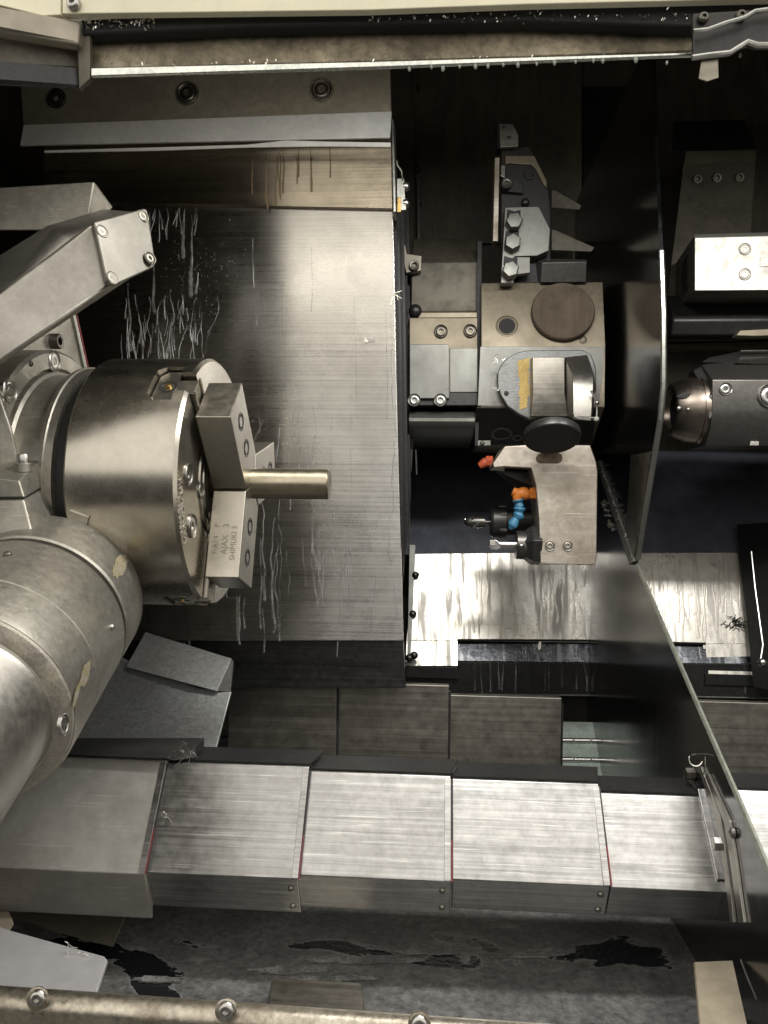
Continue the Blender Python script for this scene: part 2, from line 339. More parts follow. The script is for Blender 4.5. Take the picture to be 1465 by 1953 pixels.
part('notch_plate', G().prism(YL([(250, 58), (345, 55), (285, 76), (250, 78)], .4985), (0, .002, 0)), m_rubber, t)
solo('tape_flap', G().prism(YL([(1338, 112), (1370, 110), (1371, 148), (1349, 155), (1333, 150)], .478), (0, .0008, 0)), m_guard,
     'small ragged brown tape flap hanging under the right end of the header', 'tape')
g = G()
for x, y in ((781, 134), (823, 130), (845, 133), (877, 129), (907, 129), (931, 128), (960, 126), (988, 126), (1024, 124), (1058, 122), (1098, 120), (1132, 118), (1150, 118), (1213, 116), (1272, 122), (1412, 108)):
    p = Y(x, y - 2, .486); s = random.uniform(.0008, .0015)
    g.lathe(p, (0, 0, -1), [(-s * 1.2, s * .7), (0, s), (s * .8, s * .85), (s * 1.4, s * .45), (s * 1.6, .0001)], 10)
o = part('coolant_drops', g, m_dropg, None, bevel=0, kind='stuff'); o['label'] = 'greenish coolant drops hanging under the header lip'; o['category'] = 'drops'
g = G()
for i in range(330):
    if random.random() < .35: x = random.uniform(700, 1330); y = 36 - (x - 720) * .01 + random.gauss(0, 5)
    elif random.random() < .6: x = random.uniform(155, 300); y = random.gauss(44, 8)
    else: x = random.uniform(180, 1320); y = 126 - (x - 172) * .026 + random.gauss(0, 2)
    p = Y(x, y, .486 if y < 80 else .480); d = V((random.uniform(-1, 1), random.uniform(-.4, .1), random.uniform(-1, 1))).normalized(); s = random.uniform(.0006, .0022)
    u = d.orthogonal().normalized() * .0004; g.add([p - u, p + u, p + d * s + u, p + d * s - u], [(0, 1, 2, 3)])
o = part('metal_chips', g, m_chip, None, bevel=0, kind='stuff'); o['label'] = 'fine bright metal chips stuck along the header beam'; o['category'] = 'chips'

t = thing('door_side_post', 'dark metal corner post at upper left with a grimy flange on top', 'post', Y(75, 110, .5))
part('flange', G().prism(YL([(-90, 0, .44), (0, 14, .46), (155, 40, .485), (150, 84, .485), (0, 58, .46), (-90, 38, .44)], 0), (0, .01, 0)), m_guard, t, bevel=.0015)
part('face', G().prism(YL([(-90, 40, .452), (0, 60, .472), (150, 86, .497), (152, 128, .497), (0, 118, .472), (-90, 108, .452)], 0), (0, .003, 0)), m_col, t, bevel=.001)
part('lower_lip', G().prism(YL([(-90, 106, .448), (0, 117, .468), (150, 128, .494), (160, 165, .494), (0, 158, .468), (-90, 148, .448)], 0), (0, .003, 0)), m_dark, t, bevel=.0015)
part('corner_post', G().prism(YL([(146, 50), (172, 62), (172, 150), (150, 170)], .49), (0, .004, 0)), m_col, t)

# ================================================================== guard plate over the big panel
t = thing('guard_plate', 'brown stained guard plate with two countersunk bolts above the brushed panel', 'guard plate', Y(400, 200, .97))
part('plate', G().prism(YL([(38, 150), (744, 100), (746, 218), (45, 240)], .97), (0, .02, 0)), m_guard, t)
part('flange', G().prism(YL([(45, 238, .968), (747, 212, .968), (744, 262, .963), (38, 277, .963)], 0), (0, .004, 0)), m_flange, t)
for x, y in ((357, 178), (613, 171)):
    bolt(Y(x, y, .968), FR, .0095, t, 'sunk', m_screwdk)
    part('washer_stain', G().lathe(Y(x, y, .9688), FR, [(0, .0155), (.0006, .0155)], 28), m_sill, t, bevel=0)
bolt(Y(107, 187, .968), FR, .0095, t, 'sunk', m_black)
part('seal_lip', G().prism(YL([(85, 287, .962), (300, 281, .958), (470, 276, .952), (545, 268, .95), (620, 270, .95), (745, 272, .95), (745, 280, .952), (620, 279, .952), (470, 281, .955), (300, 287, .96), (85, 291, .966)], 0), (0, .0015, 0)), m_white, t, bevel=0)

# ================================================================== big brushed panel
t = thing('slide_cover', 'large brushed steel cover panel streaked with coolant behind the chuck', 'cover panel', Y(450, 1290, 1.0))
part('upper_sheet', G().prism(YL([(84, 270), (742, 262), (748, 275), (751, 398), (82, 384)], .992), (0, .012, 0)), m_panel2, t, bevel=.001)
part('upper_edge', G().prism(YL([(744, 225), (752, 225), (757, 404), (748, 408)], .985), (0, .03, 0)), m_edge, t, bevel=.003)
part('lower_sheet', G().prism(YL([(70, 380), (749, 392), (752, 480), (756, 700), (765, 1050), (769, 1222), (60, 1222)], 1.0), (0, .01, 0)), m_panel, t, bevel=.001)
part('bottom_sheet', G().prism(YL([(60, 1212), (769, 1214), (774, 1312), (60, 1312)], 1.03), (0, .008, 0)), steel('dark_lower_sheet', (.13, .13, .135), .35, brush='x', bamt=.5), t)
part('stiffener', G().prism(YL([(282, 1140), (452, 1140), (452, 1220), (290, 1222)], .9955), (0, .004, 0)), m_cover_dk, t)
ends = [(760, 1215), (764, 1135), (768, 1105), (773, 1040), (778, 1000), (783, 900)]
for i, (x, yb) in enumerate(ends):
    yy = 1.03 + .035 * i
    part('side_leaf', G().prism(YL([(x - 40, 400), (x - 3, 400), (x + 2, 700), (x + 6, yb - 60), (x + 2, yb), (x - 40, yb)], yy), (0, .003, 0)), m_dark if i % 2 else m_black, t, bevel=.0006)
for x, y0, y1 in ((779, 840, 1035), (793, 858, 905)):
    part('drip_rod', G().tube(YL([(x, y0), (x + 2, y1)], 1.2), .0014, 6), m_turlo, t, bevel=0)
part('bracket', G().prism(YL([(757, 340), (771, 340), (773, 378), (775, 400), (757, 402)], .985), (0, .004, 0)), m_edge, t)
part('brass_shim', G().prism(YL([(758, 376), (765, 376), (765, 404), (757, 405)], .983), (0, .003, 0)), m_brass, t)
part('spring_clip', G().tube(YL([(757, 306), (759, 316), (766, 326), (768, 338), (767, 345)], .985), .0012, 6), m_screw, t, bevel=0)
for y in (356, 388): bolt(Y(774, y, .99), (1, -.25, 0), .0062, t, 'dome', m_screw)
part('corner_bracket', G().prism(YL([(768, 462), (773, 468), (776, 484), (804, 488), (803, 516), (775, 520), (770, 500)], 1.16), (0, .012, 0)), m_guard, t)
bolt(Y(790, 508, 1.158), FR, .0075, t, 'socket', m_screwdk)

# dried coolant runs down the panel
def trail(g, x, y, L, w, depth, wob=1.0, lift=.0005):
    pts = []; n = max(4, int(L / 9)); xx = x
    for i in range(n + 1):
        pts.append((xx, y + L * i / n)); xx += random.gauss(0, 2.0) * wob
        if random.random() < .10: xx += random.choice((-1, 1)) * random.uniform(3, 7) * wob
    for _ in range(1): pts = [pts[0]] + [((pts[i - 1][0] + 2 * pts[i][0] + pts[i + 1][0]) / 4, pts[i][1]) for i in range(1, n)] + [pts[n]]
    A = []; B = []; M_ = []
    for i, (px, py) in enumerate(pts):
        ww = w * 1.25 * (.35 + .6 * i / n + random.uniform(-.12, .12))
        A.append(depth(px - ww / 2, py)); B.append(depth(px + ww / 2, py)); M_.append(depth(px, py) + V((0, -lift, lift * .2)))
    m = len(A); vs = A + M_ + B
    g.add(vs, [(i, i + 1, m + i + 1, m + i) for i in range(m - 1)] + [(m + i, m + i + 1, 2 * m + i + 1, 2 * m + i) for i in range(m - 1)])
    if random.random() < .5:
        px, py = pts[-1]; k = 8; g.add([depth(px, py) + V((0, -lift * 1.5, 0))] + [depth(px + w * .6 * math.cos(2 * math.pi * j / k), py + w * .85 * math.sin(2 * math.pi * j / k)) for j in range(k)], [(0, j + 1, (j + 1) % k + 1) for j in range(k)])
pd = lambda px, py: Y(px, py, .9994)
g = G()
for i in range(15):
    x = random.uniform(283, 385); trail(g, x, random.uniform(394, 404), random.choice((25, 35, 50, 60, 90)), random.uniform(1.6, 3.4), pd)
trail(g, 352, 398, 95, 6, pd, .5); trail(g, 366, 450, 112, 6.5, pd, .5); trail(g, 378, 520, 38, 5, pd, .6)
trail(g, 284, 410, 105, 6, pd, .5); trail(g, 290, 500, 95, 5.5, pd, .6); trail(g, 244, 540, 130, 5, pd, .8); trail(g, 482, 455, 95, 3.5, pd, .4)
for i in range(34):
    x = random.gauss(325, 60)
    if 225 < x < 450: trail(g, x, random.uniform(530, 640), random.uniform(25, 95), random.uniform(1.4, 3), pd, 1.3)
for i in range(16):
    x = random.uniform(228, 380); trail(g, x, random.uniform(590, 640), 690 - 610 + random.uniform(-20, 15), random.uniform(1.6, 3.4), pd, 1.2)
for i in range(20):
    x = random.gauss(560, 48); y = random.uniform(760, 880); trail(g, x, y, random.uniform(40, 150), random.uniform(1.4, 3), pd, 1.1)
for i in range(26):
    x = random.gauss(570, 85)
    if x < 478 or x > 745: continue
    trail(g, x, random.uniform(955, 1060), random.uniform(50, 210), random.uniform(1.8, 5.5), pd, 1.0)
for i in range(16): trail(g, random.uniform(300, 520), random.uniform(1110, 1160), random.uniform(40, 95), random.uniform(2, 5), pd, .5)
trail(g, 752, 840, 340, 5, pd, .9); trail(g, 745, 600, 230, 3, pd, .5)
for i in range(10): trail(g, random.uniform(440, 740), random.uniform(420, 900), random.uniform(60, 240), random.uniform(1.0, 2.0), pd, .3)
o = part('coolant_runs', g, m_drip, None, bevel=0, kind='stuff'); o['label'] = 'pale dried coolant runs down the brushed steel panel'; o['category'] = 'coolant'
g = G()
for i in range(520):
    k = random.random()
    if k < .5: x, y = random.gauss(370, 38), random.gauss(520, 42)
    elif k < .75: x, y = random.gauss(430, 50), random.gauss(560, 70)
    else: x, y = random.gauss(520, 60), random.gauss(830, 60)
    if x < 235 or x > 740 or y < 400: continue
    s = random.uniform(.35, 1.15); st = random.uniform(1, 2.2); q0 = random.uniform(0, 3)
    g.add([pd(x + s * math.cos(q0 + 2 * math.pi * j / 6) * random.uniform(.7, 1.2), y + s * st * math.sin(q0 + 2 * math.pi * j / 6)) for j in range(6)], [tuple(range(6))])
o = part('coolant_specks', g, m_drip, None, bevel=0, kind='stuff'); o['label'] = 'tiny dried coolant specks spattered over the brushed panel'; o['category'] = 'coolant'
g = G()
for i in range(13):
    x = random.uniform(470, 640); trail(g, x, random.uniform(280, 300), random.uniform(50, 105), random.uniform(2.0, 4.2), lambda px, py: Y(px, py, .9914), .35, .0001)
o = part('rust_runs', g, steel('rust_run', (.20, .15, .09), .5, metal=.5, gamt=.2), None, bevel=0, kind='stuff'); o['label'] = 'thin brown rust runs below the guard plate'; o['category'] = 'stain'

# ================================================================== headstock
AY, AZ = .775, Y(500, 922, .775).z
def ax(x): return V((x, AY, AZ))
XB = Y(118, 905, .65).x; XR = Y(80, 913, .66).x; XG = Y(108, 668, .757).x
t = thing('headstock', 'left spindle headstock with bolted flange ring behind the chuck', 'headstock', ax(-.40))
xp = -.425
part('housing', G().prism(XL([(-160, 520), (118, 540), (131, 570), (168, 716), (150, 1000), (-160, 1000)], xp), (-.06, 0, 0)), m_castdull, t, bevel=.002)
part('seal_strip', G().prism(XL([(133, 570), (138, 570), (171, 718), (165, 718)], xp + .003), (-.03, 0, 0)), m_edge, t)
part('seal_strip', G().prism(XL([(140, 572), (142.5, 574), (173.5, 716), (172, 718)], xp - .002), (-.003, 0, 0)), m_red, t)
part('flange_ring', G().lathe(ax(XG - .053), (1, 0, 0), [(0, .134), (.05, .134), (.053, .131), (.053, .116), (.048, .113)], 96), m_castdull, t, bevel=0)
part('spindle_nose', G().lathe(ax(XG - .01), (1, 0, 0), [(0, .113), (.012, .112), (.014, .109), (XR - XG + .008, .109)], 96), m_castdull, t, bevel=0)
part('back_plate', G().lathe(ax(XR - .004), (1, 0, 0), [(0, .1145), (.0, .1165), (.004, .1168), (.005, .1155), (.012, .115), (.012, .106)], 96), m_castdull, t, bevel=0)
part('seal_ring', G().lathe(ax(XR + .002), (1, 0, 0), [(0, .108), (XB - XR + .006, .108)], 96), m_rubber, t, bevel=0)
for x, y in ((104, 690), (18, 745)): bolt(X(x, y, XG), (1, 0, 0), .0085, t, 'sunk', m_screw)
bolt(X(103, 651, -.423), (1, 0, 0), .0085, t, 'socket', m_screwdk)
bolt(X(59, 694, XG), (1, 0, 0), .003, t, 'button', m_screwdk)

# ================================================================== chuck
XF, RC = -.2258, .125
t = thing('lathe_chuck', 'large three jaw power chuck of worn steel gripping a round bar', 'chuck', ax(XB))
g = G().lathe(ax(XB), (1, 0, 0), [(0, .09), (0, .1225), (.0025, .125), (.02, .125), (XF - XB - .003, .125), (XF - XB, .122),
              (XF - XB, .066), (XF - XB - .0015, .065), (XF - XB - .0015, .058), (XF - XB, .057), (XF - XB, .051), (XF - XB - .0012, .050), (XF - XB - .0012, .046), (XF - XB, .045), (XF - XB, .033), (XF - XB - .03, .032)], 128)
JA = [rad(46.5), rad(-73.5), rad(166.5)]
def jdir(q): return V((0, -math.cos(q), math.sin(q)))
def jtan(q): return V((0, -math.sin(q), -math.cos(q)))
def jp(q, x, rr, tt): return ax(x) + jdir(q) * rr + jtan(q) * tt
body = part('chuck_body', g, m_chuck, t, bevel=0, smooth=30)
cuts = []
for q in JA:
    gg = G(); prof = [(XF + .01, -.0145), (XF + .01, .0145), (XF - .013, .0145), (XF - .013, .0265), (XF - .030, .0265), (XF - .037, .018), (XF - .037, -.018), (XF - .030, -.0265), (XF - .013, -.0265), (XF - .013, -.0145)]
    gg.prism([jp(q, x, .030, s) for x, s in prof], jdir(q) * .12)
    c = part('slot_tool', gg, m_chuck, None, bevel=0); cuts.append(c)
    m = body.modifiers.new('slot', 'BOOLEAN'); m.operation = 'DIFFERENCE'; m.solver = 'EXACT'; m.object = c
bpy.context.view_layer.update()
me = bpy.data.meshes.new_from_object(body.evaluated_get(bpy.context.evaluated_depsgraph_get()))
body.modifiers.clear(); body.data = me; me.shade_smooth(); me.set_sharp_from_angle(angle=rad(30))
for c in cuts: bpy.data.objects.remove(c)
bv = body.modifiers.new('bevel', 'BEVEL'); bv.width = .0005; bv.segments = 1; bv.limit_method = 'ANGLE'; bv.angle_limit = rad(50)
for i, q in enumerate(JA):
    # master jaw: a T section sunk in the slot
    rout = (.1175, .121, .1175)[i]
    prof = [(XF + .003, -.0105), (XF + .003, .0105), (XF - .0155, .0105), (XF - .0155, .0245), (XF - .029, .0245), (XF - .0355, .0165), (XF - .0355, -.0165), (XF - .029, -.0245), (XF - .0155, -.0245), (XF - .0155, -.0105)]
    mj = part('master_jaw', G().prism([jp(q, x, .034, s) for x, s in prof], jdir(q) * (rout - .034)), m_jaw, t, bevel=.0005)
    p = jp(q, XF - .0235, rout, 0)
    part('lubrication_port', G().lathe(p, jdir(q), [(-.001, .0085), (.0006, .0085), (.0006, .0066), (-.006, .0064)], 32), m_dark, mj, bevel=0)
    part('brass_plug', G().lathe(p - jdir(q) * .002, jdir(q), [(0, .003), (.004, .0028), (.0045, .001)], 16), m_brass, mj, bevel=0)
    # hard serrated step under the jaw
    g = G(); n = 46
    for k in range(n):
        rr = .06 + (.12 - .06) * k / n
        for s in (-.0112, .0112): g.prism([jp(q, XF + .003, rr, s), jp(q, XF + .0052, rr + .0007, s), jp(q, XF + .003, rr + .0013, s)], jtan(q) * (-.0022 if s > 0 else .0022))
    part('serrations', g, m_jaw, mj, bevel=0)
    # soft top jaw with pointed inner end
    r0, r1, w = .0, .104, .0275; x0, x1 = XF + .0052, -.1880
    tip = .0168
    A = [(r1, -w), (r1, w), (w / math.tan(rad(60)) + .0012, w), (tip * .55, w * .42), (tip * .78, .006), (tip * .9, 0), (tip * .78, -.006), (tip * .55, -w * .42), (w / math.tan(rad(60)) + .0012, -w)]
    jaw = part('top_jaw', G().prism([jp(q, x0, rr, s) for rr, s in A], (x1 - x0, 0, 0)), m_jaw, t, bevel=.0011,
               label=('jaw pointing up and forward', 'jaw pointing down and forward', 'jaw pointing away behind the bar')[i])
    for rr in (.046, .078):
        p = jp(q, x1, rr, 0)
        part('bolt_hole', G().lathe(p, (1, 0, 0), [(-.018, .002), (-.018, .0075), (-.0005, .0075), (.0004, .0082), (.0005, .0088), (.0002, .0092)], 32, close=False), m_dark, jaw, bevel=0)
        part('hole_shade', G().lathe(p, (1, 0, 0), [(-.0005, .0001), (.00025, .0072)], 28, close=False), m_black, jaw, bevel=0)  # black disc over the hole mouth stands for the shade inside
for rr, q in ((.052, rad(-8)), (.078, rad(-25)), (.04, rad(-22))):
    pass
for x, y, s in ((360, 905, .0078), (367, 1003, .0085), (384, 935, .0062)):
    bolt(X(x, y, XF + .0008), (1, 0, 0), s, t, 'sunk', m_screw, spin=.3)
# stamped maker's lettering on the chuck face and etched notes on the lower jaw
rd = V((0, -.97, -.1)); 
qq = rad(-14)
text('KITAGAWA', 'stamped_lettering', X(349, 975, XF + .0004), (0, .28, -.96), (0, .96, .28), .0115, m_etchl, t)
text('B-210', 'stamped_lettering', X(342, 965, XF + .0004), (0, .32, -.95), (0, .95, .32), .0075, m_etchl, t)
text('JAPAN', 'stamped_lettering', X(344, 995, XF + .0004), (0, .32, -.95), (0, .95, .32), .0075, m_etchl, t)
q = JA[1]
def jb(rr, x): return jp(q, x, rr, .0277 + .0002)
up_ = V((-1, 0, 0)); rt_ = -jdir(q)
jf = [o for o in t.children if o.name.startswith('top_jaw')][1]
sgn = 1 if (jp(q, 0, 0, 1) - ax(0)).y < 0 else -1
def jb(rr, x): return jp(q, x, rr, sgn * .0278)
text('F-A14    P', 'etched_note', jb(.066, XF + .0125), rt_, up_, .0075, m_etch, jf, .00005)
text('AJAX   3', 'etched_note', jb(.066, XF + .0215), rt_, up_, .0085, m_etch, jf, .00005)
text('SHIMUKI 3', 'etched_note', jb(.070, XF + .030), rt_, up_, .0075, m_etch, jf, .00005)

xe = Y(628, 925, AY).x
g = G().lathe(ax(-.26), (1, 0, 0), [(0, .0157), (xe + .26 - .001, .0157), (xe + .26, .0147)], 64)
solo('steel_bar', g, m_bar, 'round steel bar held in the chuck jaws', 'bar stock', bevel=0)

# ================================================================== tool setter arm with round pivot housing
AX = V((math.cos(-.335) * math.sin(.115), -math.cos(-.335) * math.cos(.115), math.sin(-.335)))
P1 = Y(58.8, 1194, .62)
t = thing('tool_setter_arm', 'grey tool setter arm reaching up from a big round pivot housing at left', 'arm', P1)
RR = .078
part('pivot_rim', G().lathe(P1, AX, [(-.075, .05), (-.075, .068), (-.060, .0765), (-.055, .078), (-.0075, .078), (-.0055, .0765), (-.0055, .0725)], 96), m_castdull, t, bevel=0)
part('groove_ring', G().lathe(P1, AX, [(-.008, .0730), (.0005, .0730), (.0008, .0772), (.0028, .0775)], 96), m_screwdk, t, bevel=0)
part('pivot_body', G().lathe(P1, AX, [(.002, .0772), (.003, .0778), (.0745, .0778), (.0755, .0768)], 96), m_castdull, t, bevel=0)
part('pivot_collar', G().lathe(P1, AX, [(.0752, .0768), (.0762, .0778), (.116, .0778), (.1215, .0768)], 96), m_castdull, t, bevel=0)
m_peel = steel('peeling_paint', (.36, .33, .29), .5, metal=.6, gamt=1.0, gscale=55, var=.3, grime=(.50, .47, .38), bump=.5, bscale=180)
part('collar_face', G().lathe(P1, AX, [(.120, .0767), (.124, .0757), (.1265, .072), (.128, .0655), (.1285, .060)], 96), m_peel, t, bevel=0, label='collar step with peeling paint')
part('pivot_nose', G().lathe(P1, AX, [(.124, .070), (.129, .064), (.134, .0625), (.20, .0625), (.226, .060), (.242, .052), (.25, .038)], 96), m_cast, t, bevel=0)
def on_cyl(px, py, rr):
    v = ray(px, py).normalized(); o = CAM - P1; d = v - AX * v.dot(AX); e = o - AX * o.dot(AX)
    A = d.dot(d); B = 2 * d.dot(e); K = e.dot(e) - rr * rr; D = max(0, B * B - 4 * A * K)
    p = CAM + v * ((-B - math.sqrt(D)) / (2 * A)); n = (p - P1) - AX * (p - P1).dot(AX); return p, n.normalized()
for x, y, s, m in ((122, 1382, .0056, m_screw), (213, 1196, .0028, m_screw), (15, 1058, .003, m_screwdk)):
    p, n = on_cyl(x, y, .0778); bolt(p, n, s, t, 'sunk' if s > .004 else 'dome', m)
def patch(cx, cy, rx, ry, n, seed, rr=.0781):
    random.seed(seed); g = G(); ring = []
    for i in range(n):
        q = 2 * math.pi * i / n; k = random.uniform(.82, 1.12); ring.append((cx + rx * k * math.cos(q) - ry * .25 * k * math.sin(q), cy + ry * k * math.sin(q)))
    A = [on_cyl(x, y, rr + .0005)[0] for x, y in ring]; c = on_cyl(cx, cy, rr + .0006)[0]
    g.add([c] + A, [(0, i + 1, (i + 1) % n + 1) for i in range(n)]); return g
part('paint_patch', patch(229, 1080, 13, 23, 28, 3), m_yelbare, t, bevel=0, label='yellowish oval paint patch')
part('paint_patch', patch(163, 1285, 8, 26, 24, 5), m_yelbare, t, bevel=0, label='worn yellow paint streak')
part('paint_patch', patch(146, 1325, 4, 26, 24, 9), m_yelbare, t, bevel=0, label='worn yellow paint streak by collar')
random.seed(11)
p, n = on_cyl(152, 988, .078)
ux = n.cross(AX).normalized()
Rm = Matrix((ux, AX, n)).transposed()
lug = part('lug', G().box(p + n * .001, (.018, .013, .012), Rm), m_castdull, t, bevel=.001)
bolt(p + n * .0072, n, .0028, lug, 'button', m_screwdk)
# split clamp that grips the housing, and its cap screw
def hullpx(pts, extra=None):
    g = G(); P = [Y(*p) for p in pts]; 
    if extra: P += [p + V(extra) for p in P]
    return g.hull(P)
part('clamp_base', hullpx([(-90, 955, .62), (-10, 958, .62), (45, 953, .62), (60, 1012, .615), (-90, 1030, .61), (84, 931, .665), (108, 992, .66), (-90, 930, .70), (60, 925, .70), (95, 1000, .70)]), m_castdull, t, bevel=.0015)
part('clamp_cap', hullpx([(-90, 900, .62), (36, 917, .62), (46, 949, .62), (-90, 950, .62), (76, 878, .665), (84, 926, .665), (-60, 880, .68), (60, 877, .68), (70, 930, .69)]), m_castdull, t, bevel=.0012)
part('clamp_gasket', hullpx([(-90, 948, .622), (46, 948, .622), (45, 955, .622), (-90, 957, .622), (83, 925, .667), (84, 932, .667)]), m_dark, t, bevel=0)
p = Y(44, 886, .642)
part('washer', G().lathe(p, (0, -.12, 1), [(-.006, .0072), (.0015, .0072)], 32), m_castdull, t, bevel=.0004)
bolt(p + V((0, 0, .0045)), (0, -.12, 1), .0052, t, 'socket', m_screw)
bolt(Y(16, 896, .642), (0, -.3, 1), .003, t, 'button', m_screwdk)
part('arm_upright', hullpx([(-120, 690, .64), (-2, 742, .655), (18, 800, .66), (33, 858, .665), (30, 900, .665), (-120, 920, .64), (-60, 700, .70), (12, 770, .70), (33, 870, .70)]), m_castdull, t, bevel=.003)
# beam
part('arm_beam', hullpx([(-120, 650, .575), (-120, 775, .575), (0, 560, .585), (0, 690, .585), (100, 605, .605), (172, 429, .62), (130, 458, .613), (206, 548, .62), (150, 577, .613), (268, 404, .672), (288, 505, .672), (200, 398, .72), (92, 430, .67), (-120, 560, .66)]), m_cast, t, bevel=.0025)
cov = [(173, 428, .617), (268, 402, .669), (275, 405, .672), (291, 508, .672), (283, 515, .668), (212, 548, .618), (197, 541, .615)]
nrm = (Y(268, 402, .669) - Y(173, 428, .617)).cross(Y(206, 546, .617) - Y(173, 428, .617)).normalized()
if nrm.dot(CAM - Y(200, 480, .63)) < 0: nrm = -nrm
ec = part('end_cover', G().prism([Y(*c) for c in cov], nrm * .005), steel('end_cover_nickel', (.33, .315, .28), .5, gamt=.3, var=.12), t, bevel=.0015)
for x, y, d in ((195, 441, .6235), (273, 412, .667), (287, 492, .667), (214, 530, .6225)):
    o_ = on(x, y, Y(200, 480, .6335) + nrm * .005, nrm); o_ = on(x, y, Y(173, 428, .617) + nrm * .005, nrm); bolt(o_, nrm, .0042, ec, 'sunk', m_castdull)
part('sensor_block', hullpx([(-60, 362, .70), (3, 358, .71), (180, 347, .72), (170, 410, .72), (150, 440, .72), (-60, 440, .70), (216, 396, .77), (200, 380, .76), (180, 350, .77), (5, 362, .76)]), m_castdull, t, bevel=.0015)

# ================================================================== chip deflector
t = thing('chip_deflector', 'folded grey sheet metal deflector wet with coolant below the chuck', 'deflector', Y(290, 1340, .9))
part('upper_leaf', G().prism([Y(277, 1205, .985), Y(442, 1256, .985), Y(414, 1318, .93), Y(240, 1272, .93)], (0, .004, -.002)), m_defl, t)
part('lower_leaf', G().prism([Y(228, 1252, .94), Y(300, 1285, .94), Y(376, 1312, .94), Y(441, 1319, .94), Y(401, 1470, .87), Y(100, 1470, .87), Y(140, 1400, .89)], (0, .004, -.002)), m_defl, t)
part('end_fold', G().prism([Y(442, 1256, .985), Y(446, 1262, .99), Y(440, 1318, .94), Y(414, 1318, .935)], (0, .004, -.004)), m_dark, t)

# ================================================================== rear way cover (dark, telescoping)
t = thing('rear_way_cover', 'dark telescopic way cover of stepped steel plates at the back of the bed', 'way cover', Y(850, 1480, 1.08))
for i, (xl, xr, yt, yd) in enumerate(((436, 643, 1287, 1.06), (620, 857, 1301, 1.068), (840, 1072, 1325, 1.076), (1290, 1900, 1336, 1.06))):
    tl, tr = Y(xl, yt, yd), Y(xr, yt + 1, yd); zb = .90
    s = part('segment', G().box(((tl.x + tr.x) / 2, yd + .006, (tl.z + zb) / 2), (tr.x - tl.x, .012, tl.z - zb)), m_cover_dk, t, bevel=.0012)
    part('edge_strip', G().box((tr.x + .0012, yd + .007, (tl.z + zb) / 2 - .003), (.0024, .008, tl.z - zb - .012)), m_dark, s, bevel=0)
t = thing('front_way_cover', 'bright telescopic way cover of stepped steel segments along the front of the bed', 'way cover', Y(700, 1740, .80))
YT, YB = .738, .684
fr = [(-140, 318, 285, 1450, 1668, 1752, 0), (296, 590, 572, 1462, 1677, 1741, 1), (585, 860, 858, 1480, 1682, 1743, 1), (862, 1142, 1150, 1495, 1690, 1746, 1), (1142, 1352, 1372, 1520, 1702, 1756, 0), (1330, 2050, 2150, 1530, 1712, 1762, 0)]
for i, (xl, xr, xrb, yt, yb, ys, rv) in enumerate(fr):
    k = .0035 * i
    tr = Y(xr, yt, YT + k); br = Y(xrb, yb, YB + k); x0 = Y(xl, yt, YT + k).x; x1 = tr.x
    zs = Y(xrb, ys, YB + k + .020).z
    sec = [(YT + k, tr.z), (YB + k, br.z), (YB + k + .020, zs), (YB + k + .0225, zs), (YB + k + .024, br.z), (YT + k + .04, tr.z - .012), (YT + k + .045, tr.z - .002)]
    m = m_cover if i else steel('dull_first_segment', (.50, .485, .45), .5, metal=.7, gamt=.5, gscale=8, var=.15, grime=(.2, .18, .14), scratch=.3)
    s = part('segment', G().prism([V((x0, yy, zz)) for yy, zz in sec], (x1 - x0, 0, 0)), m, t, bevel=.0012)
    part('fold_strip', G().prism([V((x0, YT + k + .003, tr.z + .0006)), V((x1, YT + k + .003, tr.z + .0006)), V((x1 + .008, YT + k + .045, tr.z + .0006)), V((x0 + .008, YT + k + .045, tr.z + .0006))], (0, 0, .0012)), m_dark, s, bevel=0)
    part('wiper', G().prism([V((x1 + .0002, YT + k - .0005, tr.z - .004)), V((x1 + .0002, YB + k - .0012, br.z + .001)), V((x1 + .0002, YB + k + .012, br.z + .001)), V((x1 + .0002, YT + k + .02, tr.z - .006))], (.0014, 0, 0)), m_rubber, s, bevel=0)
    ym, zm = YT + k + (YB - YT) * .62, tr.z + (br.z - tr.z) * .62
    part('wiper_edge', G().prism([V((x1 + .0004, ym - .0012, zm)), V((x1 + .0004, YB + k - .0018, br.z + .001)), V((x1 + .0004, YB + k + .003, br.z + .001)), V((x1 + .0004, ym + .003, zm))], (.0011, 0, 0)), m_red, s, bevel=0)
    part('lap_strip', G().prism([V((x1 - .0060, YT + k - .0004, tr.z - .002)), V((x1 - .0060, YB + k + .0007, br.z + .0012)), V((x1, YB + k + .0007, br.z + .0012)), V((x1, YT + k - .0004, tr.z - .002))], (0, -.0014, 0)), m_cover, s, bevel=.0003)
    if rv:
        for f in (.28, .8):
            p = V((x1 - .0075, YB + k + .020 * f - .0002, br.z + (zs - br.z) * f)); bolt(p, (0, -1, -.4), .0028, s, 'dome', m_cover_dk, name='rivet')
g = G().prism([Y(110, 1426, .745), Y(372, 1426, .745), Y(372, 1446, .745), Y(330, 1450, .735), Y(318, 1446, .728), Y(110, 1438, .73)], (0, .03, .001))
solo('torn_wiper', g, m_rubber, 'torn black rubber wiper with swarf on the leftmost way cover segment', 'wiper', bevel=.0005)
random.seed(21)
g = G()
def swarf(g, x, y, d, n, L, s, rr=.00035):
    for i in range(n):
        p = Y(x + random.gauss(0, s), y + random.gauss(0, s * .5), d); q = random.uniform(0, 6.3); cv = random.uniform(-2, 2); pts = [p]
        for k in range(6):
            q += cv * .3; p = p + V((math.cos(q), random.uniform(-.3, .1), math.sin(q))) * L / 6; pts.append(p)
        g.tube(pts, rr, 4)
swarf(g, 345, 1436, .725, 9, .014, 10); swarf(g, 308, 1550, .70, 5, .012, 3)
